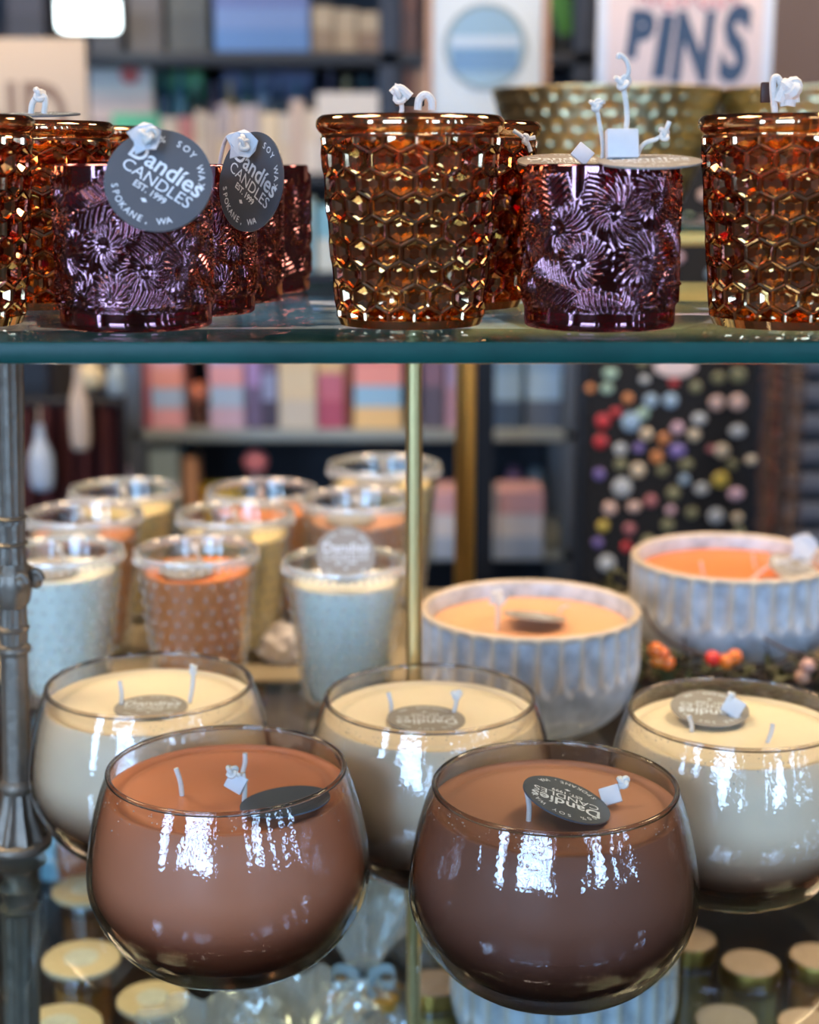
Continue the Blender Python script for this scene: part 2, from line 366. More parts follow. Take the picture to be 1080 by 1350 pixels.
# etagere frame
et = empty('shelf_stand', (0, .85, ZB), 'ornate grey metal shelf stand with a slim brass centre rod', 'stand')
def ornate(x0, x1, y):
    b = MB(); n = 24
    def X(z): return x0+(x1-x0)*(z-ZB)/(ZU-ZB)
    def ring(z0, pts, fl=0, nf=12):
        # pts: (r, z) absolute z
        vs = []; fs = []; n2 = 48
        for r, z in pts:
            for k in range(n2):
                t_ = 2*PI*k/n2; rr = r*(1-fl*(.5+.5*math.cos(nf*t_)))
                vs.append((X(z)+rr*math.cos(t_), y-.85+rr*math.sin(t_), z-ZB))
        for i in range(len(pts)-1):
            for k in range(n2):
                k2 = (k+1) % n2; fs.append((i*n2+k, i*n2+k2, (i+1)*n2+k2, (i+1)*n2+k))
        fs.append(tuple(range(n2))[::-1]); fs.append(tuple((len(pts)-1)*n2+k for k in range(n2)))
        b.add(vs, fs)
    zt = ZU-.0086
    def zz(py): return spot(20, py, y).z
    ring(0, [(.022, ZB), (.022, ZB+.006), (.014, ZB+.014), (.0095, ZB+.03)])
    ring(0, [(.0095, ZB+.03), (.0105, zz(1200))], .12, 10)
    ring(0, [(.0085, zz(1202)), (.0115, zz(1195)), (.0085, zz(1188)), (.0105, zz(1175)), (.012, zz(1168)), (.009, zz(1160)), (.0085, zz(1148)), (.0145, zz(1138)), (.016, ZL-.0085)])
    # flange and acanthus flare
    ring(0, [(.0175, ZL+.0003), (.0185, ZL+.002), (.0185, ZL+.0045), (.0165, ZL+.006)])
    ring(0, [(.0165, ZL+.006), (.0145, ZL+.012), (.0105, ZL+.022), (.0082, ZL+.033)], .22, 9)
    ring(0, [(.008, ZL+.033), (.0098, ZL+.036), (.0098, ZL+.038), (.0078, ZL+.041)])
    ring(0, [(.0078, ZL+.041), (.0074, zz(862))], .06, 8)
    ring(0, [(.0074, zz(862)), (.0092, zz(858)), (.0092, zz(853)), (.0074, zz(848))])
    ring(0, [(.0074, zz(848)), (.0078, zz(830)), (.0074, zz(800))], .14, 10)
    ring(0, [(.0078, zz(832)), (.009, zz(828)), (.0078, zz(824))])
    ring(0, [(.0074, zz(800)), (.0092, zz(794)), (.0105, zz(778)), (.0118, zz(765)), (.0095, zz(752)), (.0078, zz(742))], .1, 8)
    ring(0, [(.0078, zz(742)), (.0072, zz(720)), (.0078, zz(690))], .16, 10)
    for py in (716, 682): ring(0, [(.0074, zz(py+3)), (.009, zz(py)), (.0074, zz(py-3))])
    ring(0, [(.0074, zz(690)), (.0082, zt-.05), (.0082, zt-.012)], .12, 12)
    ring(0, [(.0082, zt-.012), (.0105, zt-.009), (.0105, zt)])
    # scroll knob facing right and left
    for s in (-1, 1):
        for j in range(3):
            ang = (0, 2.1, -2.1)[j]
            c = Vector((X(zz(762))+s*.0125*math.cos(ang), y-.85-.009*math.sin(ang), zz(764)-ZB))
            b.tube([c+Vector((.0035*math.cos(a)*(1-a/12), 0, .0055*math.sin(a)*(1-a/12))) for a in [k*.45 for k in range(16)]], .002, 7)
            b.ball(c, .0042, 1, (1, 1, 1.3))
    return b.obj('ornate_post', PEWTER, et, angle=55)
ornate(-.2265, -.2095, .824); ornate(.56, .56, .824)
MB().tube([(.0025, .03, 0), (.0025, .03, ZL-ZB-.0072)], .0042, 16).tube([(.0025, .03, ZL-ZB), (.0025, .03, ZU-ZB-.0086)], .0047, 16).lathe([(.0042, 0), (.007, .001), (.007, .005), (.0042, .006)], 16, .0025, .03, ZL-ZB, closed=True).obj('brass_rod', mat((222, 202, 142), .38, 1.0, name='pale_brass'), et)
# rear ledge
t = empty('wooden_riser', (.05, 1.25, ZB), 'pale wooden riser behind the lower glass shelf, under the back row of tumbler candles', 'riser')
MB().box((-.62, -.13, ZR-ZB-.011), (.62, .13, ZR-ZB), .002).obj('riser_top', mat((150, 140, 116), .5, bump=.15, scale=25, name='pale_wood', var=.15), t)
for sx in (-.6, .6):
    for sy in (-.11, .11): MB().box((sx-.012, sy-.012, 0), (sx+.012, sy+.012, ZR-ZB-.011), .001).obj('leg', mat((150, 132, 100), .5), t)
# rear brass stand with glass shelf
D2 = 1.42; t = empty('brass_frame', (0, D2, ZB), 'gold brass frame stand with two rails behind the tumbler candles', 'stand')
zr = spot(0, 306, D2).z-ZB; zr2 = spot(0, 427, D2).z-ZB
xs = [spot(620, 500, D2).x, .62]
for x in xs:
    for yy in (0, .26): MB().tube([(x, yy, 0), (x, yy, zr)], .0058, 16).lathe([(.0058, 0), (.012, .001), (.012, .006), (.0058, .008)], 16, x, yy).obj('brass_post', mat((240, 204, 124), .5, 1.0, name='gold_brass', var=.1), t)
for zz_ in (zr, zr2):
    for yy in (0, .26): MB().box((xs[0], yy-.006, zz_-.011), (.63, yy+.006, zz_), .001).obj('rail', mat((240, 204, 124), .5, 1.0, name='gold_brass', var=.1), t)
o = glass_shelf(xs[0]-.012, .64, 1.40, 1.70, ZB+zr+.0062, .006, 'rear glass shelf on the brass frame under the hammered bowls')
ZH = ZB+zr+.0062

# ------------------------------------------------------------------ round bowl candles
H_B = .099
outer = prof([(0.0, 0.0), (.020, .0), (.028, .0008), (.040, .0055), (.052, .0145), (.0610, .027), (.0658, .0395), (.0666, .050), (.0654, .062), (.0630, .075), (.0595, .088), (.0562, .097)], 4)
inner = prof([(.0540, .0975), (.0573, .088), (.0608, .075), (.0632, .062), (.0644, .050), (.0636, .0400), (.0588, .0285), (.050, .018), (.038, .0115), (.024, .0085), (0, .008)], 4)
rim = [(.0557, .0985), (.0549, .0988), (.0541, .0983)]
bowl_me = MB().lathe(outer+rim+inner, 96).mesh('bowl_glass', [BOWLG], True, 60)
rim_me = MB().lathe([(.0549+.00135*math.cos(a), .0979+.0012*math.sin(a)) for a in [2*PI*k/12 for k in range(12)]], 96, closed=True).mesh('rim', [RIMG], True, 180)
b = MB(); r_ = random.Random(2)
for i in range(240):
    z_ = .097-.012*abs(r_.gauss(0, .6)); z_ = max(z_, .075); q = .0558+(.097-z_)*.36-.0009; a = r_.uniform(0, 2*PI)
    b.ball((q*math.cos(a), q*math.sin(a), z_), r_.uniform(.00015, .0004), 1)
speck_me = b.mesh('bubbles', [MILKG], True, 180)
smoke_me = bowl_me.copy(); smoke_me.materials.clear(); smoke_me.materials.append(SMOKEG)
def wax_body(top, lo):
    pr = [(0, lo), (.024, lo+.0004), (.038, lo+.003), (.0483, lo+.0090), (.0578, .0302), (.0631, .0402), (.0639, .050), (.0627, .062), (.0603, .075)]
    r = .0603-(top-.075)*.28
    pr = [(a, b_) for a, b_ in prof(pr, 4)] + [(r+.0001, top-.0006), (r-.0006, top), (r-.003, top-.0004), (r-.0065, top-.0016), (r-.0085, top-.0006), (r-.012, top-.0004), (.02, top-.0005), (0, top-.0005)]
    return MB().lathe(pr, 96).mesh('wax', None, True, 60)
WT = .0885
wax_me = wax_body(WT, .0130); wax_low = wax_body(WT, .0090)
def waxmat(c, name): return mat(c, .38, 0, .12, 60, .0, name=name, sss=.06, var=.05)
CREAM = (240, 226, 198); CARAM = (204, 134, 100); MOCHA = (170, 124, 102)
def bowl(px, py, D, wc, wn, label, smoke=False):
    global SH
    SH = 0.0; SH = 675+F*math.tan(math.atan((CH-ZL-H_B)/D)-TH)-py; p = spot(px, py, D); t = empty('bowl_candle', (p.x, D, ZL+.0002), label, 'candle', 'round glass bowl candles on the lower shelf')
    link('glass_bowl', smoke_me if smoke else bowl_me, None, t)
    link('rolled_rim', rim_me, None, t); o = link('glass_bubbles', speck_me, None, t); o['kind'] = 'stuff'; o.rotation_euler = (0, 0, px)
    me = (wax_me if wn == 'cream_wax' else wax_low).copy(); me.materials.clear(); link('wax', me, waxmat(wc, wn), t)
    return t
zw = ZL+WT-.0004
def bw(root, bx, by, tx, ty, knot=False, zoff=0, r=.0012, lean=0):
    a = onz(bx, by, zw); e = spot(tx, ty, a.y+lean)
    m = (a+e)/2+Vector((.0006, 0, .0002)); pts = [a-Vector((0, 0, .003)), a, m, e]
    wick(root, pts, r, 3 if knot else None, 'knotted_wick' if knot else 'wick'); return a, e
t = bowl(299, 1013, .695, CARAM, 'caramel_wax', 'caramel brown wax candle in a round clear bowl, front left, white clip on its wick')
bw(t, 240, 1052, 232, 1016); a, e = bw(t, 322, 1060, 320, 1022); bw(t, 320, 1022, 323, 996)
c = spot(311, 1030, e.y-.001); wick(t, [spot(300, 1026, e.y-.003), spot(306, 1020, e.y-.003), spot(316, 1026, e.y-.003)], .0011, 1, 'knotted_wick', .0026)
clip(t, c+Vector((0, .0005, -.002)), (-.2, -1, .4), (.45, 0, 1), .0045)
add_tag(t, onz(376, 1060, zw+.004), (.10, -.06, -1), (.3, 1, 0), 1.0)
t = bowl(732, 1028, .674, MOCHA, 'mocha_wax', 'mocha brown wax candle in a smoky round bowl, front right, dark tag on its wax', True)
bw(t, 697, 1078, 695, 1040); a, e = bw(t, 794, 1058, 822, 1026, True)
clip(t, spot(805, 1044, e.y-.002), (-.3, -1, .6), (-.35, 0, 1), .0046)
add_tag(t, onz(747, 1050, zw+.0085), (.32, -.06, 1), (-.12, -1, 0), 1.0)
t = bowl(197, 910, .818, CREAM, 'cream_wax', 'cream wax candle in a round glass bowl beside the ornate grey post')
bw(t, 160, 942, 158, 908); bw(t, 250, 938, 255, 893, True)
add_tag(t, onz(199, 943, zw+.0012), (0, 0, 1), (0, 1, 0), .95, with_glare=True)
t = bowl(567, 926, .796, CREAM, 'cream_wax', 'cream wax candle in a round glass bowl in the middle, before the fluted pot')
bw(t, 516, 950, 512, 922); bw(t, 598, 950, 602, 925, True)
add_tag(t, onz(562, 957, zw+.0012), (.03, 0, 1), (.1, -1, 0), 1.0, with_glare=True)
t = bowl(972, 940, .772, CREAM, 'cream_wax', 'cream wax candle in a round glass bowl at the right, before the berry garland')
bw(t, 912, 968, 908, 946); bw(t, 1012, 982, 1019, 957); a, e = bw(t, 976, 955, 965, 922, True)
clip(t, spot(967, 935, e.y-.003), (-.2, -1, .5), (.5, 0, 1), .0052)
add_tag(t, onz(936, 937, zw+.006), (.02, -.14, 1), (-.15, -1, 0), 1.0, with_glare=True)

SH = 0.0
# ------------------------------------------------------------------ amber faceted tumblers
AH, AR0, AR1 = .0835, .0300, .0372
def amber_mesh():
    b = MB(); ncol = 18; v0, v1 = .0035, .0745; rows = 8
    def R(z): return AR0+(AR1-AR0)*((z/AH)**.9)
    ph = (v1-v0)/rows; hh = ph/1.5*1.0; W = 1.0
    def P(u, z, d):
        z = min(max(z, v0), v1); r = R(z)-d; t = 2*PI*u/ncol; return (r*math.cos(t), r*math.sin(t), z)
    R0 = ph/1.5
    for j in range(-0, rows+1):
        zc = v0+j*ph; off = .5*(j % 2)
        for i in range(ncol):
            u = i+off
            hx = [(0, R0), (.5, R0*.5), (.5, -R0*.5), (0, -R0), (-.5, -R0*.5), (-.5, R0*.5)]
            rings = [(1, -.0003), (.86, .0001), (.76, .0012), (.34, .0030)]
            vs = []
            for s_, d in rings:
                for hu, hz in hx: vs.append(P(u+hu*s_, zc+hz*s_, d))
            vs.append(P(u, zc, .0030)); fs = []
            for q in range(3):
                for k in range(6): fs.append((q*6+k, q*6+(k+1) % 6, (q+1)*6+(k+1) % 6, (q+1)*6+k))
            for k in range(6): fs.append((18+k, 18+(k+1) % 6, 24))
            # drop degenerate faces (clamped)
            ok = []
            for f in fs:
                pts = [Vector(vs[q]) for q in f]
                ar = sum(((pts[q]-pts[0]).cross(pts[q+1]-pts[0])).length for q in range(1, len(pts)-1))
                if ar > 1e-9: ok.append(f)
            b.add(vs, ok)
    me = b.mesh('facets', None, False)
    # plain parts: foot, collar, rolled rim, inner wall
    c = MB(); r1 = R(v1)
    c.lathe([(0, .0008), (.024, .0), (R(0)-.0012, 0), (R(v0), v0)], 54)
    c.lathe(prof([(r1, v1), (r1-.0006, v1+.0015), (r1+.0004, v1+.0025), (r1+.0016, v1+.0045), (r1+.0014, v1+.0070), (r1, v1+.0085), (r1-.0013, v1+.009), (r1-.0028, v1+.0085), (r1-.0034, v1+.006)], 4)+[(r1-.0040, v1), (R(.02)-.0042, .02), (R(.01)-.005, .0075), (0, .007)], 54)
    me2 = c.mesh('plain', None, True, 60)
    bm = bmesh.new(); bm.from_mesh(me); bm.from_mesh(me2)
    out = bpy.data.meshes.new('amber_glass'); bm.to_mesh(out); bm.free(); out.materials.append(AMBER)
    return out
amber_me = amber_mesh()
aw_me = MB().lathe([(0, .0078), (.0242, .0082), (.0258, .010), (.0278, .03), (.0302, .058), (.0298, .0584), (0, .058)], 48).mesh('amber_wax', [mat((150, 78, 34), .5, name='amber_wax')], True, 50)
def amber(x, y, label, rot=0.0, s=1.0):
    t = empty('faceted_candle', (x, y, ZU+.0002), label, 'candle', 'amber faceted glass candles on the upper shelf'); t.rotation_euler = (0, 0, 0)
    o = link('faceted_glass', amber_me, None, t); o.rotation_euler = (0, 0, rot); o.scale = (s, s, 1)
    link('wax', aw_me, None, t); return t
def ax(px, D): return spot(px, 300, D).x
A = amber(ax(541, .655), .655, 'amber faceted glass candle in the middle of the upper shelf with white knotted wicks', .06)
D = .655
wick(A, [spot(522, 165, D), spot(530, 145, D), spot(527, 126, D), spot(534, 118, D), spot(520, 113, D)], .0010, 2, 'knotted_wick', .0034)
wick(A, [spot(517, 124, D), spot(527, 117, D), spot(541, 128, D)], .0019, None, 'wick')
wick(A, [spot(551, 145, D), spot(553, 131, D), spot(561, 125, D), spot(569, 132, D), spot(570, 145, D)], .0016, None, 'wick')
MB().box((-.006, -.0012, -.0018), (.006, .0012, .0018), .0005).obj('wick_clip', mat((28, 26, 26), .5), A, spot(540, 134, D+.004)-A.location)
B = amber(ax(603, .74), .742, 'amber faceted glass candle mostly hidden behind the middle amber candle', .2)
C_ = amber(ax(1040, .652), .652, 'amber faceted glass candle at the right edge of the upper shelf', .12); D = .652
wick(C_, [spot(1022, 150, D), spot(1019, 110, D), spot(1024, 102, D), spot(1030, 112, D), spot(1033, 140, D)], .0014, None, 'wick')
wick(C_, [spot(1026, 135, D), spot(1035, 114, D), spot(1043, 116, D), spot(1040, 140, D)], .0026, 2, 'knotted_wick', .0028)
wick(C_, [spot(1044, 140, D), spot(1048, 118, D), spot(1050, 135, D)], .0015, None, 'wick')
MB().box((-.003, -.0012, -.004), (.003, .0012, .004), .0005).obj('wick_clip', mat((60, 30, 18), .5), C_, spot(1013, 122, D+.004)-C_.location)
E = amber(ax(-72, .655), .655, 'amber faceted glass candle cut off by the left edge of the photo', .0)
G = amber(ax(46, .742), .742, 'amber faceted glass candle behind the front plum votive, dark tag on top', .17); D = .742
wick(G, [spot(41, 150, D), spot(43, 136, D), spot(52, 125, D), spot(60, 130, D), spot(58, 150, D)], .0014, 2, 'knotted_wick', .0026)
add_tag(G, spot(52, 151, D), (0, -.08, 1), (0, 1, 0), .9)
amber(ax(120, .835), .835, 'amber faceted glass candle farthest back on the left of the upper shelf', .1)

# ------------------------------------------------------------------ plum pressed-leaf votives
PR, PH = .0318, .0640
def plum_mesh():
    rnd = random.Random(3); nu, nv = 420, 110
    cs = [(rnd.random(), rnd.random(), rnd.random()*6.28, rnd.choice((-1, 1))) for _ in range(400)]
    pts = []; W = 2*PI*PR
    for u, v, a, s in cs:  # poisson-like
        x, z = u*W, .006+v*.05
        if all(min(abs(x-q[0]), W-abs(x-q[0]))**2+(z-q[1])**2 > .0135**2 for q in pts): pts.append((x, z, a, s))
    v0, v1 = .0075, .0615
    def h(x, z):
        best = None
        for cx, cz, a, s in pts:
            dx = x-cx
            if dx > W/2: dx -= W
            if dx < -W/2: dx += W
            d = math.hypot(dx, (z-cz))
            if best is None or d < best[0]: best = (d, dx, z-cz, a, s)
        d, dx, dz, a, s = best
        th = math.atan2(dz, dx)+s*d*55
        rr = max(0, min(1, (d-.0016)/.0015))
        nleaf = 19
        w = abs(math.sin(nleaf*th*.5+a))
        tipmod = max(0, 1-max(0, d-.0075)/.004)
        fine = .5+.5*math.cos(2*PI*d/.0034+a)
        c = (w**1.5)*rr*(.25+.75*tipmod)+.25*fine*(1-rr)
        if s > 0:
            p_ = dx*math.cos(a)+dz*math.sin(a); q_ = abs(-dx*math.sin(a)+dz*math.cos(a))
            st = abs(math.sin(PI*(p_-q_*.9+q_*q_*35)/.0027))**1.5
            c = st*min(1, q_/.0008)*max(0, min(1, (.0095-q_)/.002))+(1 if q_ < .0004 else 0)
        e = max(0, min(1, (z-v0)/.003))*max(0, min(1, (v1-z)/.002))
        return .0015*c*e
    b = MB(); vs = []; fs = []
    zs = [0, .0008, .003]+[.004+(.0635-.004)*k/(nv-1) for k in range(nv)]
    for i, z in enumerate(zs):
        for k in range(nu):
            t_ = 2*PI*k/nu; r = PR-.0012+h(t_*PR, z)
            if z < .001: r = PR-.0012-(.0012-z if z < .0008 else .0003)
            vs.append((r*math.cos(t_), r*math.sin(t_), z))
    m = len(zs)
    for i in range(m-1):
        for k in range(nu): k2 = (k+1) % nu; fs.append((i*nu+k, i*nu+k2, (i+1)*nu+k2, (i+1)*nu+k))
    b.add(vs, fs)
    r = PR-.0012
    c = MB().lathe([(r, .0635), (r-.0003, .0641), (r-.0012, .0644), (r-.0022, .064), (r-.0026, .062), (r-.0028, .009), (r-.004, .0065), (0, .006)], 72)
    c.lathe([(r-.0024, 0), (.02, .0008), (0, .001)], 72)
    me = b.mesh('relief', None, True, 180); me2 = c.mesh('plain', None, True, 60)
    bm = bmesh.new(); bm.from_mesh(me); bm.from_mesh(me2)
    out = bpy.data.meshes.new('plum_glass'); bm.to_mesh(out); bm.free(); out.materials.append(PLUM); return out
plum_me = plum_mesh()
pw_me = MB().lathe([(0, .0068), (.026, .007), (.0274, .009), (.0276, .0505), (.0270, .051), (0, .0504)], 48).mesh('plum_wax', [mat((96, 44, 62), .5, name='plum_wax', sss=.1)], True, 50)
def plum(x, y, label, rot=0.0, s=1.0):
    t = empty('votive_candle', (x, y, ZU+.0002), label, 'candle', 'plum pressed glass votives on the upper shelf')
    o = link('pressed_glass', plum_me, None, t); o.rotation_euler = (0, 0, rot); o.scale = (s, s, 1)
    link('wax', pw_me, None, t); return t
T = plum(ax(176, .645), .645, 'plum pressed glass votive at the front left with a big round slate tag facing forward', 1.1); D = .606
add_tag(T, spot(209, 238, .603), (.04, -1, .42), (.62, 0, 1), .985)
wick(T, [T.location+Vector((.004, 0, .052)), T.location+Vector((.006, -.012, .074)), spot(188, 170, .606), spot(195, 178, .599), spot(190, 184, .598)], .0009, 3, 'knotted_wick', .0032)
clip(T, spot(191, 181, .601), (.05, -1, .2), (-.1, 0, 1), .0052, .0007, True)
T = plum(ax(243, .709), .709, 'plum pressed glass votive with a tilted dark tag, just behind the front left one', 2.3)
add_tag(T, spot(331, 240, .668), (-1.0, -1, .2), (.95, .0, 1), 1.0)
wick(T, [T.location+Vector((.014, 0, .052)), T.location+Vector((.020, -.01, .074)), spot(318, 178, .665), spot(322, 190, .660)], .0009, 3, 'knotted_wick', .0028)
clip(T, spot(319, 190, .662), (-.2, -1, .2), (.1, 0, 1), .0056, .0007, True)
plum(ax(286, .768), .772, 'plum pressed glass votive third in the row running back behind the front left one', .4)
plum(ax(327, .825), .836, 'plum pressed glass votive at the far end of the left row', 3.0)
T = plum(ax(793, .646), .646, 'plum pressed glass votive between two amber candles with three knotted wicks and a flat tag', 4.2); D = .63
add_tag(T, spot(857, 213, .622), (-.02, -.13, 1), (0, 1, 0), .97, with_glare=True)
D = .635
wick(T, [T.location+Vector((-.002, 0, .050)), spot(795, 200, D), spot(790, 160, D), spot(786, 138, D)], .00085, 3, 'knotted_wick', .0024)
wick(T, [spot(786, 138, D), spot(797, 134, D-.002)], .0009, None, 'wick')
wick(T, [T.location+Vector((.008, 0, .050)), spot(824, 185, D), spot(827, 150, D), spot(821, 108, D)], .00105, 3, 'knotted_wick', .0030)
wick(T, [spot(821, 108, D), spot(829, 95, D), spot(826, 80, D), spot(817, 72, D), spot(815, 78, D)], .0009, None, 'wick')
wick(T, [T.location+Vector((.012, 0, .050)), spot(843, 198, D), spot(866, 183, D), spot(876, 177, D)], .0009, 3, 'knotted_wick', .0024)
wick(T, [spot(876, 177, D), spot(883, 160, D)], .0010, None, 'wick')
clip(T, spot(820, 190, D-.004), (.1, -1, .2), (0, 0, 1), .0062, .005)
T = plum(ax(783, .716), .716, 'plum pressed glass votive hidden behind the three-wick one, only its tag showing', .9); D = .705
add_tag(T, spot(741, 213, D), (0, -.17, 1), (0, 1, 0), .95, with_glare=True)
wick(T, [spot(700, 200, D), spot(693, 184, D), spot(677, 172, D)], .0009, 1, 'knotted_wick', .0020)
wick(T, [spot(690, 184, D), spot(706, 181, D)], .0009, None, 'wick')
clip(T, spot(768, 203, D-.01), (.1, -1, .3), (.8, 0, 1), .004)

# ------------------------------------------------------------------ hobnail tumblers with wax
TH_, TR0, TR1 = .107, .0300, .0425
def Rt(z): return TR0+(TR1-TR0)*(z/TH_)
def hob_mesh():
    b = MB(); pr = [(0, .0015), (.02, .001), (.026, 0), (TR0-.001, .0005), (TR0+.0004, .003)]+[(Rt(z), z) for z in (.02, .04, .06, .08, .098)]
    pr += [(Rt(.1)+.0008, .1005), (Rt(.1)+.002, .103), (Rt(.1)+.0018, .1055), (Rt(.1)+.0004, .107), (Rt(.1)-.0012, .1065), (Rt(.1)-.0022, .104)]
    pr += [(Rt(z)-.0028, z) for z in (.098, .08, .06, .04, .02)]+[(TR0-.004, .009), (0, .008)]
    b.lathe(pr, 64); b.cur = 1
    bm = bmesh.new(); bmesh.ops.create_icosphere(bm, subdivisions=1, radius=1); bm.verts.index_update()
    iv = [v.co.copy() for v in bm.verts]; fi = [tuple(v.index for v in f.verts) for f in bm.faces]; bm.free()
    for j in range(10):
        z = .010+j*.0088; n = 24
        for i in range(n):
            t_ = 2*PI*(i+.5*(j % 2))/n; c = Vector((Rt(z)*math.cos(t_), Rt(z)*math.sin(t_), z)); b.add([c+v*.0013 for v in iv], fi)
    b.lathe([(Rt(.1)+.0009+.0013*math.cos(a), .1045+.0026*math.sin(a)) for a in [2*PI*k/12 for k in range(12)]], 64, closed=True)
    for i in range(46):
        t_ = 2*PI*i/46; z = .1005; c = Vector(((Rt(z)+.0016)*math.cos(t_), (Rt(z)+.0016)*math.sin(t_), z)); b.add([c+v*.0017 for v in iv], fi)
    return b.mesh('hobnail', [GLASS, MILKG], True, 60)
hob_me = hob_mesh()
def hwax(top):
    return MB().lathe([(0, .0085), (TR0-.0045, .0095)]+[(Rt(z)-.0032, z) for z in (.02, .04, .06, .08, top)]+[(Rt(top)-.004, top+.0004), (Rt(top)-.008, top-.0008), (0, top-.001)], 56).mesh('wax', None, True, 50)
def hob(px, D, base, c, nm, label, top=.092, s=1.0, sz=1.0, tagged=True, name='tumbler_candle'):
    x = spot(px, 720, D).x
    t = empty(name, (x, D, base+.0002), label, 'candle', 'hobnail tumbler candles behind the bowls')
    o = link('hobnail_glass', hob_me, None, t); o.scale = (s, s, sz)
    o = link('wax', hwax(top), mat(c, .45, 0, .1, 60, name=nm, sss=.12, var=.05), t); o.scale = (s, s, sz)
    zt = base+top*sz
    wick(t, [Vector((x, D, zt-.003)), Vector((x+.002, D, zt+.008)), Vector((x-.001, D-.002, zt+.0165))], .0012, 2, 'knotted_wick', .003)
    if tagged: add_tag(t, (x-.006, D-.010, zt+.0035), (.02, -.12, 1), (0, 1, 0), .95, with_glare=True)
    return t
WC = (238, 244, 238); OR = (230, 140, 78); TN = (196, 126, 86); YC = (236, 220, 168); PK = (214, 162, 136)
t = hob(455, 1.063, ZL, WC, 'white_wax', 'white wax tumbler candle beside the brass rod, its round tag standing up at the rim', .091, 1, 1, False)
add_tag(t, spot(456, 732, 1.035), (.05, -1, .55), (0, 0, 1), .98, with_glare=True)
hob(259, 1.076, ZL, OR, 'orange_wax', 'orange wax tumbler candle, front of its group behind the left bowl candles', .092, 1, 1.04)
hob(80, 1.075, ZL, WC, 'white_wax', 'white wax tumbler candle standing behind the ornate grey post', .092, 1, 1.04)
hob(112, 1.188, ZR, TN, 'tan_wax', 'tan brown wax tumbler candle just behind the white one by the ornate post', .090, 1.04, 1.06)
hob(312, 1.188, ZR, YC, 'pale_yellow_wax', 'pale yellow wax tumbler candle just behind the orange front one', .090, 1.04, 1.06)
hob(167, 1.292, ZR, YC, 'pale_yellow_wax', 'cream wax tumbler candle at the far back on the left of its group', .090, 1.06, 1.04, tagged=False)
hob(347, 1.29, ZR, OR, 'orange_wax', 'orange wax tumbler candle at the back behind the pale yellow one', .088, 1.06, 1.04, tagged=False)
hob(472, 1.232, ZR, PK, 'pink_wax', 'dusty pink wax tumbler candle behind the white one by the brass rod', .090, 1.05, 1.08)
hob(507, 1.335, ZR, YC, 'pale_yellow_wax', 'tallest cream wax tumbler candle at the very back, half behind the brass rod', .092, 1.12, 1.16)
# crumpled white tissue on the riser
b = MB(); bm = bmesh.new(); bmesh.ops.create_icosphere(bm, subdivisions=4, radius=1)
for v in bm.verts: v.co = v.co*(1+.28*mnoise.noise(v.co*2.3)+.1*mnoise.noise(v.co*6)); 
bm.verts.index_update(); b.add([Vector((v.co.x*.021, v.co.y*.015, max(v.co.z, -.75)*.017+.0128)) for v in bm.verts], [tuple(v.index for v in f.verts) for f in bm.faces]); bm.free()
p = spot(378, 870, 1.168); o = b.obj('tissue_wad', mat((226, 222, 220), .7, name='white_tissue'), None, (p.x, 1.166, ZR)); tag(o, 'crumpled white tissue on the riser between tumbler candles', 'tissue')

# ------------------------------------------------------------------ fluted ceramic pots
def potmat():
    m, nt, b_ = newmat('blue_grey_glaze'); N = nt.nodes; Lk = nt.links
    at = N.new('ShaderNodeAttribute'); at.attribute_name = 'bare'
    tc = N.new('ShaderNodeTexCoord'); no = N.new('ShaderNodeTexNoise'); no.inputs['Scale'].default_value = 70; no.inputs['Detail'].default_value = 5
    Lk.new(tc.outputs['Object'], no.inputs['Vector'])
    cr = N.new('ShaderNodeValToRGB'); cr.color_ramp.elements[0].color = lin((166, 172, 180)); cr.color_ramp.elements[1].color = lin((204, 210, 218)); cr.color_ramp.elements[0].position = .35; cr.color_ramp.elements[1].position = .6
    Lk.new(no.outputs['Fac'], cr.inputs[0])
    mx = N.new('ShaderNodeMix'); mx.data_type = 'RGBA'; mx.inputs[7].default_value = lin((206, 190, 166)); Lk.new(cr.outputs[0], mx.inputs[6])
    ad = N.new('ShaderNodeMath'); ad.operation = 'MULTIPLY_ADD'; ad.inputs[1].default_value = 1.1; Lk.new(at.outputs['Fac'], ad.inputs[0])
    n2 = N.new('ShaderNodeTexNoise'); n2.inputs['Scale'].default_value = 180; Lk.new(tc.outputs['Object'], n2.inputs['Vector'])
    sb = N.new('ShaderNodeMath'); sb.operation = 'MULTIPLY_ADD'; sb.inputs[1].default_value = .6; sb.inputs[2].default_value = -.34; Lk.new(n2.outputs['Fac'], sb.inputs[0]); Lk.new(sb.outputs[0], ad.inputs[2]); ad.use_clamp = True
    Lk.new(ad.outputs[0], mx.inputs[0]); Lk.new(mx.outputs[2], b_.inputs['Base Color']); b_.inputs['Roughness'].default_value = .3
    bp = N.new('ShaderNodeBump'); bp.inputs['Strength'].default_value = .5; bp.inputs['Distance'].default_value = .002; Lk.new(no.outputs['Fac'], bp.inputs['Height']); Lk.new(bp.outputs['Normal'], b_.inputs['Normal'])
    return m
POT = potmat()
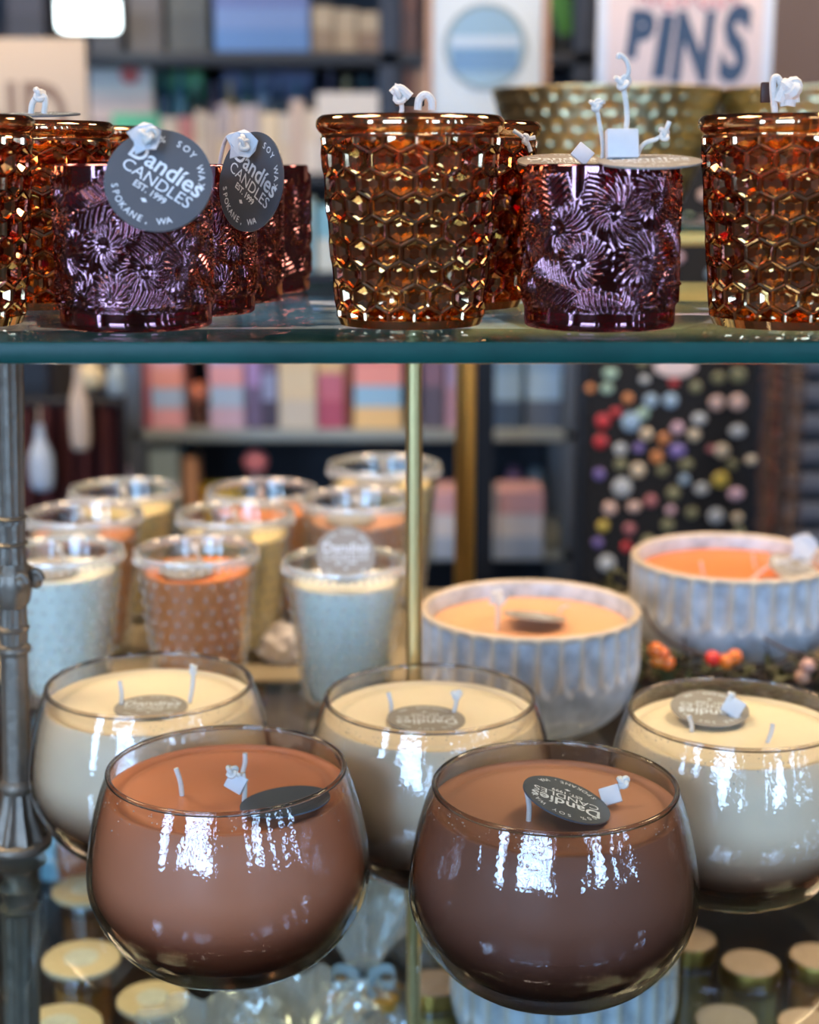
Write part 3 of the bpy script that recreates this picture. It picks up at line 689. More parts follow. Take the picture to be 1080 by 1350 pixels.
def pot_mesh():
    n = 360; nf = 32; R_ = .075
    po = [(0, 0), (.040, 0), (.046, .0015)]+prof([(.046, .0015), (.058, .009), (.0675, .020), (.0730, .034), (.0748, .045), (.0750, .056), (.0750, .067), (.0748, .078)], 7)[1:]
    pi = [(.0745, .0805), (.0725, .082), (.0705, .0815), (.0690, .079), (.0682, .07), (.067, .055), (.06, .03), (.04, .014), (0, .012)]
    pr = po+pi; no_ = len(po); bare = []
    def fr(t_, z, r, i):
        if i < 5 or i >= no_: return 0
        c = .5+.5*math.cos(nf*t_); g = 1-c**3
        end = .031+.004*(1-(2*c-1)**2 if c > .5 else 0)
        e = max(0, min(1, (z-(.040+.009*c))/.005))*max(0, min(1, (.0795-z)/.004))
        return -.0040*g*e
    b = MB().lathe(pr, n, fr=fr); me = bpy.data.meshes.new('pot'); me.from_pydata([tuple(v) for v in b.v], [], b.f)
    at = me.attributes.new('bare', 'FLOAT', 'POINT')
    for i, (r, z) in enumerate(pr):
        for k in range(n):
            t_ = 2*PI*k/n; c = .5+.5*math.cos(nf*t_)
            v = 0
            if no_-1 <= i <= no_+2: v = 1.0
            elif 5 < i < no_ and z > .044: v = .75*(c**5)
            elif i <= 4: v = .7
            at.data[i*n+k].value = v
    me.materials.append(POT)
    bm = bmesh.new(); bm.from_mesh(me); bmesh.ops.recalc_face_normals(bm, faces=bm.faces); 
    for f in bm.faces: f.smooth = True
    bm.to_mesh(me); bm.free(); return me
pot_me = pot_mesh()
def pot(px, py, D, base, c, nm, label, s=1.0):
    p = spot(px, py, D); t = empty('pot_candle', (p.x, D, base+.0002), label, 'candle', 'fluted blue grey ceramic pot candles')
    o = link('ceramic_pot', pot_me, None, t); o.scale = (s, s, s)
    wz = .070
    o = MB().lathe([(0, .0125), (.04, .0145), (.0595, .0305), (.0665, .055), (.0678, wz-.001), (.0672, wz), (.062, wz-.001), (0, wz-.0012)], 64).obj('wax', mat(c, .4, 0, .1, 60, name=nm, sss=.12, var=.05), t); o.scale = (s, s, s)
    return t
t = pot(699, 804, 1.03, ZL, (228, 172, 128), 'peach_wax', 'fluted blue grey pot candle with pale peach wax, behind the middle bowl candle'); z0 = ZL+.069
a = onz(655, 832, z0); wick(t, [a, spot(657, 806, a.y), spot(656, 786, a.y-.002)], .0014, 2, 'knotted_wick', .0040)
a = onz(738, 808, z0); wick(t, [a, spot(740, 802, a.y), spot(750, 798, a.y)], .0010)
add_tag(t, onz(705, 812, z0+.007), (.10, .15, 1), (1, .3, 0), 1.05, with_glare=True)
clip(t, spot(657, 786, a.y-.02), (0, -1, .3), (.2, 0, 1), .006, .001, True)
t = pot(966, 738, 1.166, ZR, (224, 128, 68), 'bright_orange_wax', 'fluted blue grey pot candle with bright orange wax ringed by the berry garland', 1.03); z0 = ZR+.071
for bx, by, tx, ty in ((928, 760, 924, 740), (996, 750, 993, 730)): a = onz(bx, by, z0); wick(t, [a, spot(tx, ty, a.y)], .0010)
a = onz(1025, 765, z0); wick(t, [a+Vector((-.02, 0, 0)), spot(1022, 742, a.y), spot(1062, 735, a.y)], .0013, 2, 'knotted_wick', .0055)
add_tag(t, onz(1050, 752, z0+.008), (.3, -.3, 1), (0, 1, 0), 1.1, with_glare=True); clip(t, spot(1060, 720, a.y), (0, -1, .3), (.2, 0, 1), .009, .001, True)
o = MB().box((-.05, -.05, 0), (.05, .05, .0278), .002).obj('wooden_block', mat((120, 96, 70), .6), None, (spot(744, 1236, .955).x, .955, ZB+.0001)); tag(o, 'small wooden block raising the pot candle under the mocha bowl', 'block')
t = pot(744, 1236, .955, ZB+.028, (226, 200, 160), 'cream_wax', 'fluted blue grey pot candle below the glass shelf, under the front right bowl')

# ------------------------------------------------------------------ twig garland with berries
gc = Vector((.245, 1.166, ZR)); rnd = random.Random(11)
g = empty('twig_garland', (gc.x, gc.y, gc.z), 'dark twig garland with green leaves and orange and red berries around the right pot', 'garland')
b = MB(); lf = MB()
def gp(a, r, z): return Vector((r*math.cos(a), r*math.sin(a)*.9, z))
for i in range(210):
    a = rnd.uniform(0, 2*PI); pts = []
    r = .098+rnd.uniform(-.004, .045); z = rnd.uniform(.004, .024)
    for k in range(6):
        pts.append(gp(a+k*.12, r+.006*math.sin(k*1.7+i), max(.003, z+.004*math.sin(k+i)))); z += rnd.uniform(-.002, .003)
    b.tube(spline(pts, 3), rnd.uniform(.0006, .0015), 5)
for i in range(26):
    a = rnd.uniform(0, 2*PI); s0 = gp(a, .1, .012); d = Vector((rnd.uniform(-1, 1), rnd.uniform(-.4, .8), rnd.uniform(.2, .9))).normalized()
    b.tube([s0, s0+d*.015, s0+d*.03+Vector((0, 0, .003))], .0008, 5)
b.obj('twigs', mat((44, 28, 20), .7, name='twig_bark', var=.3), g)
for i in range(1000):
    a = rnd.uniform(0, 2*PI); back = math.sin(a) > .2
    p = gp(a, .1+rnd.uniform(-.004, .045), rnd.uniform(.006, .030 if not back else .042)); L = rnd.uniform(.008, .016)
    d = Vector((rnd.uniform(-1, 1), rnd.uniform(-1, 1), rnd.uniform(-.1, .8))).normalized(); w = d.cross(Vector((rnd.uniform(-1, 1), rnd.uniform(-1, 1), 1))).normalized()*L*.25; nn = d.cross(w).normalized()*.0008
    lf.add([p, p+d*L*.5+w, p+d*L, p+d*L*.5-w, p+d*L*.5+nn], [(0, 1, 4), (1, 2, 4), (2, 3, 4), (3, 0, 4)])
o = lf.obj('leaves', mat((62, 66, 34), .6, name='dull_green_leaf', var=.5, scale=60), g); o['kind'] = 'stuff'
for px, py, c in ((864, 856, (236, 120, 40)), (873, 862, (230, 104, 36)), (868, 870, (226, 130, 44)), (880, 874, (220, 110, 40)), (940, 868, (222, 44, 34)), (958, 872, (234, 126, 40)), (969, 866, (232, 118, 36)), (1065, 878, (190, 150, 140)), (1058, 892, (180, 140, 120))):
    p = spot(px, py, 1.045 if py < 875 else 1.04)
    MB().ball((0, 0, 0), .0056, 2).obj('berry', mat(c, .25, name='berry_skin', coat=.5), g, p-gc)
# twig spray hanging over pot
b = MB(); b.tube(spline([spot(848, 800, 1.09)-gc, spot(868, 835, 1.075)-gc, spot(910, 858, 1.07)-gc, spot(952, 872, 1.06)-gc], 5), .0012, 6)
b.obj('loose_twig', mat((70, 56, 50), .7, name='grey_bark'), g); b = MB(); b.tube(spline([spot(1008, 842, 1.075)-gc, spot(1040, 858, 1.06)-gc, spot(1085, 872, 1.05)-gc], 5), .0012, 6)
b.obj('loose_twig', mat((70, 56, 50), .7, name='grey_bark'), g)

# ------------------------------------------------------------------ hammered brass bowls
def hammer_mesh():
    n = 240; nz = 60; pr = []
    R0, R1, Hh = .052, .100, .118
    def R(z): return R0+(R1-R0)*(z/Hh)**.62
    po = [(0, .002), (.03, .0), (.045, 0)]+[(R(Hh*k/nz), Hh*k/nz) for k in range(1, nz+1)]
    pi = [(R(Hh)-.001, Hh+.0008), (R(Hh)-.002, Hh)]+[(R(Hh*k/12)-.0022, Hh*k/12) for k in range(11, 0, -1)]+[(0, .004)]
    def fr(t_, z, r, i):
        if i < 4 or i > nz: return 0
        row = z/.0130; j = int(row); u = t_/(2*PI)*34+.5*(j % 2); du = (u % 1)-.5; dv = (row % 1)-.5
        d = (du*1.5)**2+(dv*1.3)**2
        return -.0030*max(0, 1-d/.17)
    return MB().lathe(po+pi, n, fr=fr).mesh('hammered', [mat((206, 194, 152), .28, 1.0, name='antique_brass', var=.12)], True, 80)
ham = hammer_mesh()
for px, D, lab in ((798, 1.53, 'hammered brass bowl behind the plum votive with three wicks'), (1092, 1.53, 'hammered brass bowl behind the right amber candle')):
    o = link('hammered_bowl', ham, None, None, (spot(px, 200, D).x, D, ZH+.0002)); o.scale = (1.08, 1.08, 1.02); tag(o, lab, 'bowl', 'hammered brass bowls')

# ------------------------------------------------------------------ jars on the table
def jar(px, py, D, R_, Hh, lidc, bodyc, label, wood):
    p = spot(px, py, D); t = empty('lidded_jar', (p.x, D, ZB+.0002), label, 'jar', 'small lidded jars on the dark table')
    rb = R_*(.8 if wood else .96); h = Hh
    MB().lathe(prof([(0, .001), (rb*.9, 0), (rb, .004), (rb, h*.75), (rb*.93, h*.86), (rb*.9, h*.93)], 3)+[(rb*.84, h*.93), (rb*.92, h*.7), (rb*.92, .006), (0, .005)], 32).obj('jar_glass', GLASS, t)
    MB().lathe([(0, .0055), (rb*.88, .006), (rb*.88, h*.7), (0, h*.7)], 32).obj('contents', mat(bodyc, .4, name='jar_wax', sss=.1), t)
    if wood:
        MB().lathe([(0, h*.93), (R_*.97, h*.93), (R_, h*.95), (R_, h-.001), (R_-.001, h), (0, h)], 40).obj('lid', mat(lidc, .55, bump=.2, scale=90, name='pale_wood_lid', var=.18), t)
        MB().lathe([(0, h), (R_*.45, h), (R_*.45, h+.0005), (0, h+.0005)], 24).obj('lid_label', mat((222, 214, 204), .5, bump=.6, scale=300, name='printed_label', var=.5), t)
    else:
        MB().lathe([(R_*.9, h*.80), (R_, h*.81), (R_, h-.003), (R_*.97, h-.0005), (R_*.9, h-.0005)], 40).obj('lid_band', mat((190, 158, 84), .3, 1.0), t)
        MB().lathe([(0, h-.006), (R_*.9, h-.006), (R_*.9, h), (0, h)], 40).obj('lid', mat(lidc, .6, bump=.5, scale=150, name='speckled_lid', var=.15), t)
    return t
WL = (222, 196, 158); RL = (214, 176, 152)
jar(107, 1256, 1.02, .0275, .062, WL, (200, 130, 50), 'jar with a pale wooden lid beside the ornate post, just left of the caramel bowl', True)
jar(76, 1332, .93, .0285, .062, WL, (206, 140, 60), 'jar with a pale wooden lid at the bottom left corner', True)
jar(115, 1203, 1.13, .026, .062, WL, (150, 90, 50), 'jar with a pale wooden lid partly hidden behind the caramel bowl', True)
jar(200, 1287, .965, .024, .062, WL, (150, 100, 60), 'wooden lidded jar right under the caramel bowl', True)
jar(990, 1275, 1.005, .0215, .066, RL, (196, 170, 96), 'jar with a speckled pink lid, middle one under the right cream bowl', False)
jar(908, 1262, 1.04, .0205, .066, RL, (150, 120, 60), 'jar with a speckled pink lid beside the mocha bowl', False)
jar(1078, 1268, 1.015, .021, .066, RL, (220, 140, 60), 'jar with a speckled pink lid and orange filling at the right edge', False)
jar(958, 1335, .93, .0215, .066, (170, 150, 138), (180, 168, 130), 'jar with a greyish lid at the bottom of the photo under the right cream bowl', False)
jar(1068, 1335, .925, .0215, .066, RL, (190, 160, 100), 'jar with a speckled pink lid in the bottom right corner', False)
jar(573, 1318, .985, .020, .062, RL, (190, 160, 90), 'jar with a pale lid by the foot of the brass rod', False)
# terracotta jar and pale blue box at left
p = spot(112, 1170, 1.06); o = MB().lathe(prof([(0, 0), (.03, 0), (.042, .02), (.045, .05), (.038, .075), (.030, .085)], 5)+[(.027, .085), (.035, .074), (.041, .05), (.038, .02), (0, .006)], 48).obj('clay_pot', mat((190, 98, 52), .55, name='terracotta', bump=.2), None, (spot(140, 1170, 1.21).x, 1.235, ZB)); tag(o, 'terracotta clay pot behind the wooden lidded jars', 'pot')
o = MB().box((-.024, -.03, 0), (.024, .03, .15), .003).obj('gift_box', mat((150, 196, 214), .5, name='pale_blue_paper'), None, (spot(75, 1160, 1.23).x, 1.30, ZB)); tag(o, 'pale blue gift box standing between the ornate post and the clay pot', 'box')

# ------------------------------------------------------------------ cellophane gift bags
def bag(px, D, R_, Hn, Ht, label, rot=0, seed=0):
    p = spot(px, 1300, D); t = empty('gift_bag', (p.x, D, ZB+.0002), label, 'gift bag', 'cellophane gift bags on the dark table')
    def fr(t_, z, r, i):
        v = Vector((math.cos(t_)*2+seed, math.sin(t_)*2, z*22)); f = mnoise.noise(v*1.3)*.22+abs(mnoise.noise(v*3.1))*.14
        return r*(f+ (.16*math.sin(9*t_+seed) if z > Hn*.8 else .04*math.sin(9*t_)))
    pr = prof([(R_*.7, 0), (R_, .012), (R_*1.0, Hn*.5), (R_*.6, Hn*.82), (.009, Hn), (.012, Hn+.008), (.026, Hn+(Ht-Hn)*.5), (.044, Ht)], 6)
    o = MB().lathe([(0, 0)]+pr, 90, fr=fr)
    o.f = [f for f in o.f if len(f) <= 4]
    o.obj('cellophane_wrap', PLASTIC, t, angle=70)
    c = MB(); r_ = random.Random(seed)
    for k in range(26):
        a = r_.uniform(0, 6.28); q = r_.uniform(0, R_*.55); s_ = r_.uniform(.009, .014)
        c.ball((q*math.cos(a), q*math.sin(a), .012+r_.random()*Hn*.55), s_, 1, (1, 1, .8))
    c.obj('contents', mat((196, 140, 50), .35, name='golden_sweets', var=.4, scale=60), t)
    rb = MB(); W = .007
    for s_ in (-1, 1):
        lp = [Vector((s_*.02*math.sin(a)*1.1, -.012-.004*math.sin(a*2), Hn+.010*math.sin(2*a)*.9+.002)) for a in [PI*k/12 for k in range(13)]]
        tl = [Vector((0, -.011, Hn)), Vector((s_*.010, -.018, Hn-.015)), Vector((s_*.024, -.022, Hn-.034))]
        for path in (lp, spline(tl, 5)):
            vs = []; 
            for k, q in enumerate(path): vs += [q+Vector((0, 0, W/2)), q-Vector((0, 0, W/2)), q-Vector((0, -.0004, W/2)), q+Vector((0, .0004, W/2))]
            fs = []
            for k in range(len(path)-1):
                for e_ in range(4): fs.append((4*k+e_, 4*k+(e_+1) % 4, 4*k+4+(e_+1) % 4, 4*k+4+e_))
            rb.add(vs, fs)
    rb.lathe([(.0105, Hn-.003), (.0125, Hn-.003), (.0125, Hn+.003), (.0105, Hn+.003)], 24, closed=True)
    rb.obj('ribbon', mat((186, 208, 218), .35, name='pale_blue_ribbon'), t)
bag(480, 1.0, .038, .062, .135, 'cellophane gift bag tied with pale ribbon between the two front bowls', seed=3)
bag(400, .915, .036, .045, .085, 'cellophane gift bag under the right side of the caramel bowl', seed=8)
bag(270, .90, .036, .040, .078, 'cellophane gift bag under the left side of the caramel bowl', seed=14)
bag(585, 1.12, .036, .050, .10, 'cellophane gift bag behind the brass rod, farthest back of the bags', seed=21)

# ------------------------------------------------------------------ background shelving
BLK = mat((26, 30, 38), .5, .3, name='black_steel'); GREYM = mat((92, 98, 104), .45, .4, name='grey_steel')
def zat(py, D): return spot(540, py, D).z
def xat(px, D, py=560): return spot(px, py, D).x
DL = 3.0
xl, xr = xat(176, DL), xat(757, DL)
t = empty('shelf_unit', ((xl+xr)/2, DL+.15, 0), 'low grey steel shelf unit of colourful boxes behind the tumbler candles', 'shelving')
w = (xr-xl)/2; ztop = zat(345, DL)
for sx in (-w, w):
    for sy in (-.15, .15): MB().box((sx-.022, sy-.02, 0), (sx+.022, sy+.02, zat(235, DL)), .002).obj('upright', GREYM, t)
lowz = [zat(565, DL), zat(722, DL), zat(358, DL), .3]
for z in lowz: MB().box((-w, -.17, z-.022), (w, .17, z), .002).obj('board', mat((150, 160, 158), .4, name='pale_grey_board') if z != lowz[2] else BLK, t)
MB().box((-w, .165, .1), (w, .175, lowz[2])).obj('back_panel', mat((18, 24, 36), .7, name='navy_panel'), t)
DH = 3.7
xl2, xr2 = xat(-160, DH), xat(1250, DH); xm = xat(514, DH, 60)
t = empty('shelf_unit', ((xl2+xr2)/2, DH+.2, 0), 'tall dark steel shelf unit behind the signs with stacked goods', 'shelving'); ox = (xl2+xr2)/2
for x in (xl2, xm, xat(770, DH, 60), xr2): MB().box((x-ox-.024, -.20, 0), (x-ox+.024, -.15, 2.4), .003).obj('upright', mat((44, 56, 74), .5, .2, name='slate_steel'), t)
highz = [zat(228, DH), zat(68, DH), zat(-110, DH), .7, .25, zat(420, DH)]
for z in highz: MB().box((xl2-ox, -.2, z-.03), (xr2-ox, .18, z), .002).obj('board', mat((30, 34, 42), .5, name='dark_board'), t)
MB().box((xl2-ox, .18, .05), (xr2-ox, .2, 2.4)).obj('back_panel', mat((70, 72, 80), .8, name='grey_panel', var=.2, scale=3), t)
def goods(name, cat, label, px0, px1, py0, py1, D, depth, bands, zb=None, group=None, tilt=0):
    """a packet with printed colour bands, bottom to top"""
    zb = zat(py1, D) if zb is None else zb; zt = zat(py0, D); x0, x1 = xat(px0, D, py1), xat(px1, D, py1)
    b = MB(); n = len(bands); mats = []
    for i, c in enumerate(bands):
        b.cur = i; mats.append(mat(c, .5)); e = 0.0008*(i % 2)
        b.box((x0+e, D+e, zb+(zt-zb)*i/n), (x1-e, D+depth-e, zb+(zt-zb)*(i+1)/n), .0015)
    o = b.obj(name, mats=mats, smooth=False); cx = (x0+x1)/2
    for v in o.data.vertices: v.co -= Vector((cx, D, zb))
    o.location = (cx, D, zb+.0003); tag(o, label, cat, group); return o
GB = 'colourful boxes on the low shelf unit'; D0 = DL+.0; zb = lowz[0]
PINK = (232, 168, 172); LB = (176, 200, 224); SAL = (240, 160, 140); LAV = (190, 170, 200); 
def gl(px0, px1, py0, bands, lab, D=D0, zb_=None, dp=.12, nm='printed_box', cat='box', g_=GB): return goods(nm, cat, lab, px0, px1, py0, 560, D, dp, bands, zb if zb_ is None else zb_, g_)
gl(176+8, 198, 452, [(190, 90, 96), (212, 120, 120)], 'narrow red box at the left end of the low shelf unit')
gl(200, 243, 459, [PINK, LB, SAL, PINK], 'pink and pale blue striped box second from the left post of the low shelf unit')
gl(277, 322, 454, [(208, 180, 200), LB, PINK, LAV], 'pink box with a pale blue band right of the orange ball')
gl(325, 345, 456, [(112, 98, 130), (170, 140, 190)], 'narrow purple box in the middle of the low shelf')
gl(346, 366, 456, [(74, 66, 86), (150, 160, 196), (112, 96, 124)], 'dark violet box beside the cream box')
gl(368, 417, 452, [(206, 200, 186), (222, 206, 172), (224, 204, 164)], 'cream box on the low shelf unit')
gl(419, 453, 456, [(178, 84, 110), (196, 110, 130), (226, 190, 140)], 'magenta box with a yellow top band')
gl(454, 464, 454, [(120, 60, 40), (140, 76, 46)], 'thin brown box beside the magenta one')
gl(467, 530, 452, [(236, 200, 140), (150, 196, 226), (240, 160, 150), (236, 140, 140)], 'wide box printed in yellow, blue and salmon')
gl(557, 585, 454, [(98, 92, 110), (140, 110, 130)], 'dull violet box right of the brass rod')
gl(588, 612, 456, [(190, 150, 170), (176, 160, 196)], 'pink violet box left of the gold post')
gl(642, 688, 456, [(70, 92, 120), (150, 186, 216), (130, 170, 206)], 'pale blue box right of the gold post')
gl(694, 740, 454, [(96, 110, 130), (170, 206, 234), (150, 190, 224)], 'pale blue box at the right end of the low shelf unit')
p = spot(258, 516, D0); x = p.x
t = empty('decor_ball', (x, D0+.05, zb), 'orange ball on a short wooden stand between two pink boxes', 'ornament')
MB().lathe(prof([(0, 0), (.016, 0), (.010, .012), (.016, .030), (.010, .04), (.012, .046)], 4), 20).obj('ball_stand', mat((96, 60, 44), .5), t); MB().ball((0, 0, .064), .021, 3).obj('ball', mat((232, 140, 104), .4), t)
# row below
zb2 = lowz[1]
o = MB().lathe(prof([(0, 0), (.032, 0), (.036, .01), (.042, .10), (.044, .11)], 4)+[(.040, .11), (.034, .012), (0, .008)], 32).obj('bucket', mat((240, 200, 20), .45), None, (xat(285, DL), DL+.06, zb2+.0003)); tag(o, 'yellow bucket on the lower board behind the tumbler candles', 'bucket')
zt_ = zat(612, DL)
t = empty('lollipop', (xat(335, DL, 612), DL+.03, zb2), 'pink round lollipop on a stick beside the yellow bucket', 'sweet'); MB().tube([(0, 0, 0), (0, 0, zt_-zb2)], .003, 8).obj('stick', PAPER, t); MB().ball((0, 0, zt_-zb2), .024, 3).obj('pink_head', mat((226, 130, 130), .4), t)
t = empty('bottle', (xat(163, 2.9, 612), 2.86, 0), 'pale lavender bottle on the floor stand left of the low shelf unit', 'bottle')
zz_ = zat(640, 2.9); MB().box((-.05, -.04, 0), (.05, .04, zz_), .003).obj('floor_stand', mat((40, 30, 36), .6), t); MB().lathe(prof([(0, zz_), (.016, zz_), (.017, zz_+.04), (.008, zz_+.055), (.008, zz_+.07)], 4), 20).obj('bottle_body', mat((214, 196, 224), .3), t)
goods('tin', 'tin', 'pale grey green tin on the lower board left of the yellow bucket', 200, 238, 592, 700, DL, .08, [(110, 120, 116), (168, 184, 180), (150, 168, 166)], zb2)
goods('printed_box', 'box', 'tan box on the lower board under the yellow bucket, to its left', 244, 262, 606, 700, DL, .08, [(176, 120, 80), (200, 150, 110)], zb2)
for (a_, c_, lab) in ((572, 616, 'bag of pink and white sweets behind the gold post'), (622, 656, 'pale grey bag of sweets right of the gold post'), (658, 716, 'pink and white bag of sweets, rightmost on the lower board')):
    goods('sweet_bag', 'bag', lab, a_, c_, 648, 705, DL-.1, .10, [(176, 196, 222), (226, 226, 232), (222, 178, 186) if a_ != 622 else (170, 170, 178)], zb2+.0, 'bags of sweets on the lower board')
for (a_, c_, py, cc, lab) in ((668, 690, 618, (110, 90, 130), 'dim violet jar behind the sweet bags'), (694, 722, 612, (100, 130, 150), 'dim blue jar behind the rightmost sweet bag')):
    o = MB().lathe(prof([(0, 0), (.017, 0), (.018, .12), (.012, .14), (.012, .15)], 4), 20).obj('bottle', mat(cc, .4), None, (xat((a_+c_)/2, DL+.06), DL+.06, zb2)); tag(o, lab, 'bottle')
# pale boxes on the black board, seen through the upper shelf gaps
k = 0
cols = [[(130, 180, 200), (170, 206, 216)], [(196, 206, 200), (120, 176, 196)], [(214, 206, 190), (180, 196, 200)], [(110, 170, 190), (190, 214, 216)]]
zc3 = lowz[2]
names = ['under the middle amber candle rim', 'left of the middle amber candle', 'between the plum and the middle amber candle', 'behind the three-wick votive']
for i, px in enumerate(range(196, 735, 45)):
    gl(px, px+40, 252+(i % 3)*10, cols[i % 4], 'pale blue and cream box on the black top board of the low unit', DL, zc3, .12, g_='pale boxes along the black top board')
for i, px in enumerate(range(196, 735, 60)):
    gl(px, px+54, 380+(i % 2)*5, cols[(i+1) % 4], 'pale teal box just under the black top board of the low unit', DL+.03, zat(430, DL)+.0005, .10, g_='pale boxes under the black top board')
MB().box((-w, -.17, zat(430, DL)-.015), (w, .17, zat(430, DL)), .002).obj('board', mat((60, 74, 84), .5), bpy.data.objects['shelf_unit'])
# upper unit goods
g1 = 'pale books along the tall shelf unit'; zb3 = highz[0]
rnd = random.Random(5); px = 214; i = 0
pal = [(232, 222, 206), (222, 206, 196), (236, 232, 226), (206, 196, 190), (228, 214, 186), (214, 150, 150), (196, 190, 200), (238, 226, 200)]
while px < 412:
    wd = rnd.choice((14, 18, 22, 26)); h_ = rnd.randint(132, 156)
    goods('book', 'book', 'pale upright book in the row above the tag of the plum votives', px, px+wd-1.5, h_, 228, DH+.0, .12, [pal[i % 8], pal[(i*3+2) % 8]] if i % 3 else [pal[i % 8]], zb3, g1); px += wd; i += 1
g2 = 'dark bottles behind the row of pale books'; px = 215; i = 0
dk = [(44, 74, 96), (60, 110, 130), (36, 48, 66), (90, 86, 110), (180, 164, 110), (50, 96, 104), (110, 140, 170)]
while px < 560:
    h_ = rnd.randint(82, 112); o = MB().lathe(prof([(0, 0), (.016, 0), (.0175, .01), (.0175, (zat(h_, DH+.14)-zb3)*.7), (.007, (zat(h_, DH+.14)-zb3)*.82), (.007, zat(h_, DH+.14)-zb3)], 3), 16).obj('bottle', mat(dk[i % 7], .3), None, (xat(px, DH+.14, 120), DH+.15, zb3)); tag(o, 'dark bottle standing behind the pale books on the tall shelf unit', 'bottle', g2); px += 22; i += 1
goods('magazine', 'magazine', 'white magazine with a red patch left of the dark bottles', 122, 205, 90, 228, DH+.10, .02, [(150, 140, 150), (150, 140, 150), (214, 196, 190), (226, 216, 206)], zb3)
o = MB().disc(.022, .003, 32, Matrix.Rotation(PI/2, 4, 'X')).obj('round_sticker', mat((226, 92, 78), .5), None, spot(171, 98, DH+.093)); tag(o, 'red round sticker on the white magazine', 'sticker')
goods('green_box', 'box', 'bright green box beneath the magazine at the left', 150, 212, 150, 228, DH-.0, .03, [(70, 176, 140), (96, 200, 160)], zb3)
goods('green_box', 'box', 'tall light green box behind the dark bottles beside the blue reflection panel', 178, 270, 86, 228, DH+.2, .1, [(104, 190, 130)], zb3)
zb4 = highz[1]
goods('blue_folder_or_reflection', 'folder', 'large periwinkle blue folder on the top board of the tall shelf unit', 283, 408, -20, 58, DH, .05, [(96, 140, 200), (120, 150, 204), (110, 128, 186)], zb4)
goods('blue_folder_or_reflection', 'folder', 'tall blue panel painting the shelf reflection behind the dark bottles', 296, 418, 86, 228, DH+.2, .05, [(104, 118, 164)], zb3)  # solid panel standing in for the blue reflection below the board
for i, (a_, c_, cc) in enumerate(((412, 440, (150, 130, 104)), (442, 470, (176, 156, 126)), (472, 500, (140, 116, 92)))):
    goods('tan_box', 'box', 'tan box between the blue folder and the slate upright on the top board', a_, c_, 8+i*4, 62, DH, .1, [cc, (184, 168, 140)], zb4, 'tan boxes on the top board')
goods('white_box', 'box', 'white box just left of the middle amber candle rim', 418, 500, 122, 228, DH, .08, [(206, 206, 204), (232, 232, 230)], zb3)
goods('brown_box', 'box', 'tall brown box right of the slate upright', 533, 547, 88, 228, DH+.02, .08, [(92, 62, 50), (110, 72, 56)], zb3); 
goods('brown_box', 'box', 'brown box on the top board right of the slate upright', 530, 552, -40, 64, DH+.02, .08, [(92, 62, 50), (110, 72, 56)], highz[1]); goods('tan_box', 'box', 'tall tan box between the brown box and the round emblem sign', 549, 578, 88, 228, DH+.02, .04, [(168, 136, 112)], zb3)
for i, (a_, c_, cc) in enumerate(((120, 160, (70, 70, 76)), (170, 215, (96, 90, 88)), (222, 275, (84, 84, 78)), (10, 60, (66, 66, 74)))):
    goods('grey_crate', 'crate', 'dim grey crate along the top board at the upper left', a_, c_, -30, 62, DH+.05, .1, [cc, tuple(int(v*1.15) for v in cc)], zb4, 'grey crates on the top board')
# glowing panel lamp top left
t = empty('hanging_lamp', spot(116, -60, 3.5), 'bright white glowing panel lamp hanging at the top left', 'lamp')
p0, p1 = spot(78, 42, 3.5)-t.location, spot(155, -4, 3.5)-t.location
MB().box((p0.x, -.03, p0.z), (p1.x, .03, p1.z), .012).obj('glowing_shade', emit((236, 252, 255), 5.0, 'lamp_glow'), t)
MB().tube([(0, 0, p1.z), (0, 0, RZ-t.location.z)], .004, 6).obj('lamp_cord', BLK, t)
# left beige sign
Ds = 2.7
def sign_card(name, label, px0, px1, py0, py1, D, c, th=.012, post=True):
    x0, x1 = xat(px0, D, py1), xat(px1, D, py1); z0, z1 = zat(py1, D), zat(py0, D); cx = (x0+x1)/2
    t = empty(name, (cx, D, z0), label, 'sign')
    MB().box((x0-cx, 0, 0), (x1-cx, th, z1-z0), .002).obj('board', mat(c, .6, name='sign_card'), t)
    return t, x0-cx, x1-cx, z1-z0
t, x0, x1, hh = sign_card('sign', 'beige board sign with tan capital letters at the left edge', -80, 118, 50, 205, Ds, (206, 188, 166))
b = MB(); M_ = Matrix.Translation((x1-.03, -.001, hh*.02)) @ Matrix.Rotation(PI/2, 4, 'X'); add_text(b, 'HAND', .165, M_, .003, 'RIGHT', .66)
b.obj('lettering', mat((138, 114, 96), .6), t)
tb = empty('side_table', (spot(20, 205, Ds).x, Ds+.05, 0), 'slim dark pedestal holding up the beige sign', 'pedestal')
zt_ = zat(205, Ds); MB().box((-.13, -.06, zt_-.02), (.12, .08, zt_-.0005), .002).obj('table_top', BLK, tb); MB().box((-.03, -.03, .02), (.03, .03, zt_-.02)).obj('leg', BLK, tb); MB().box((-.1, -.1, 0), (.06, .08, .02)).obj('foot', BLK, tb)
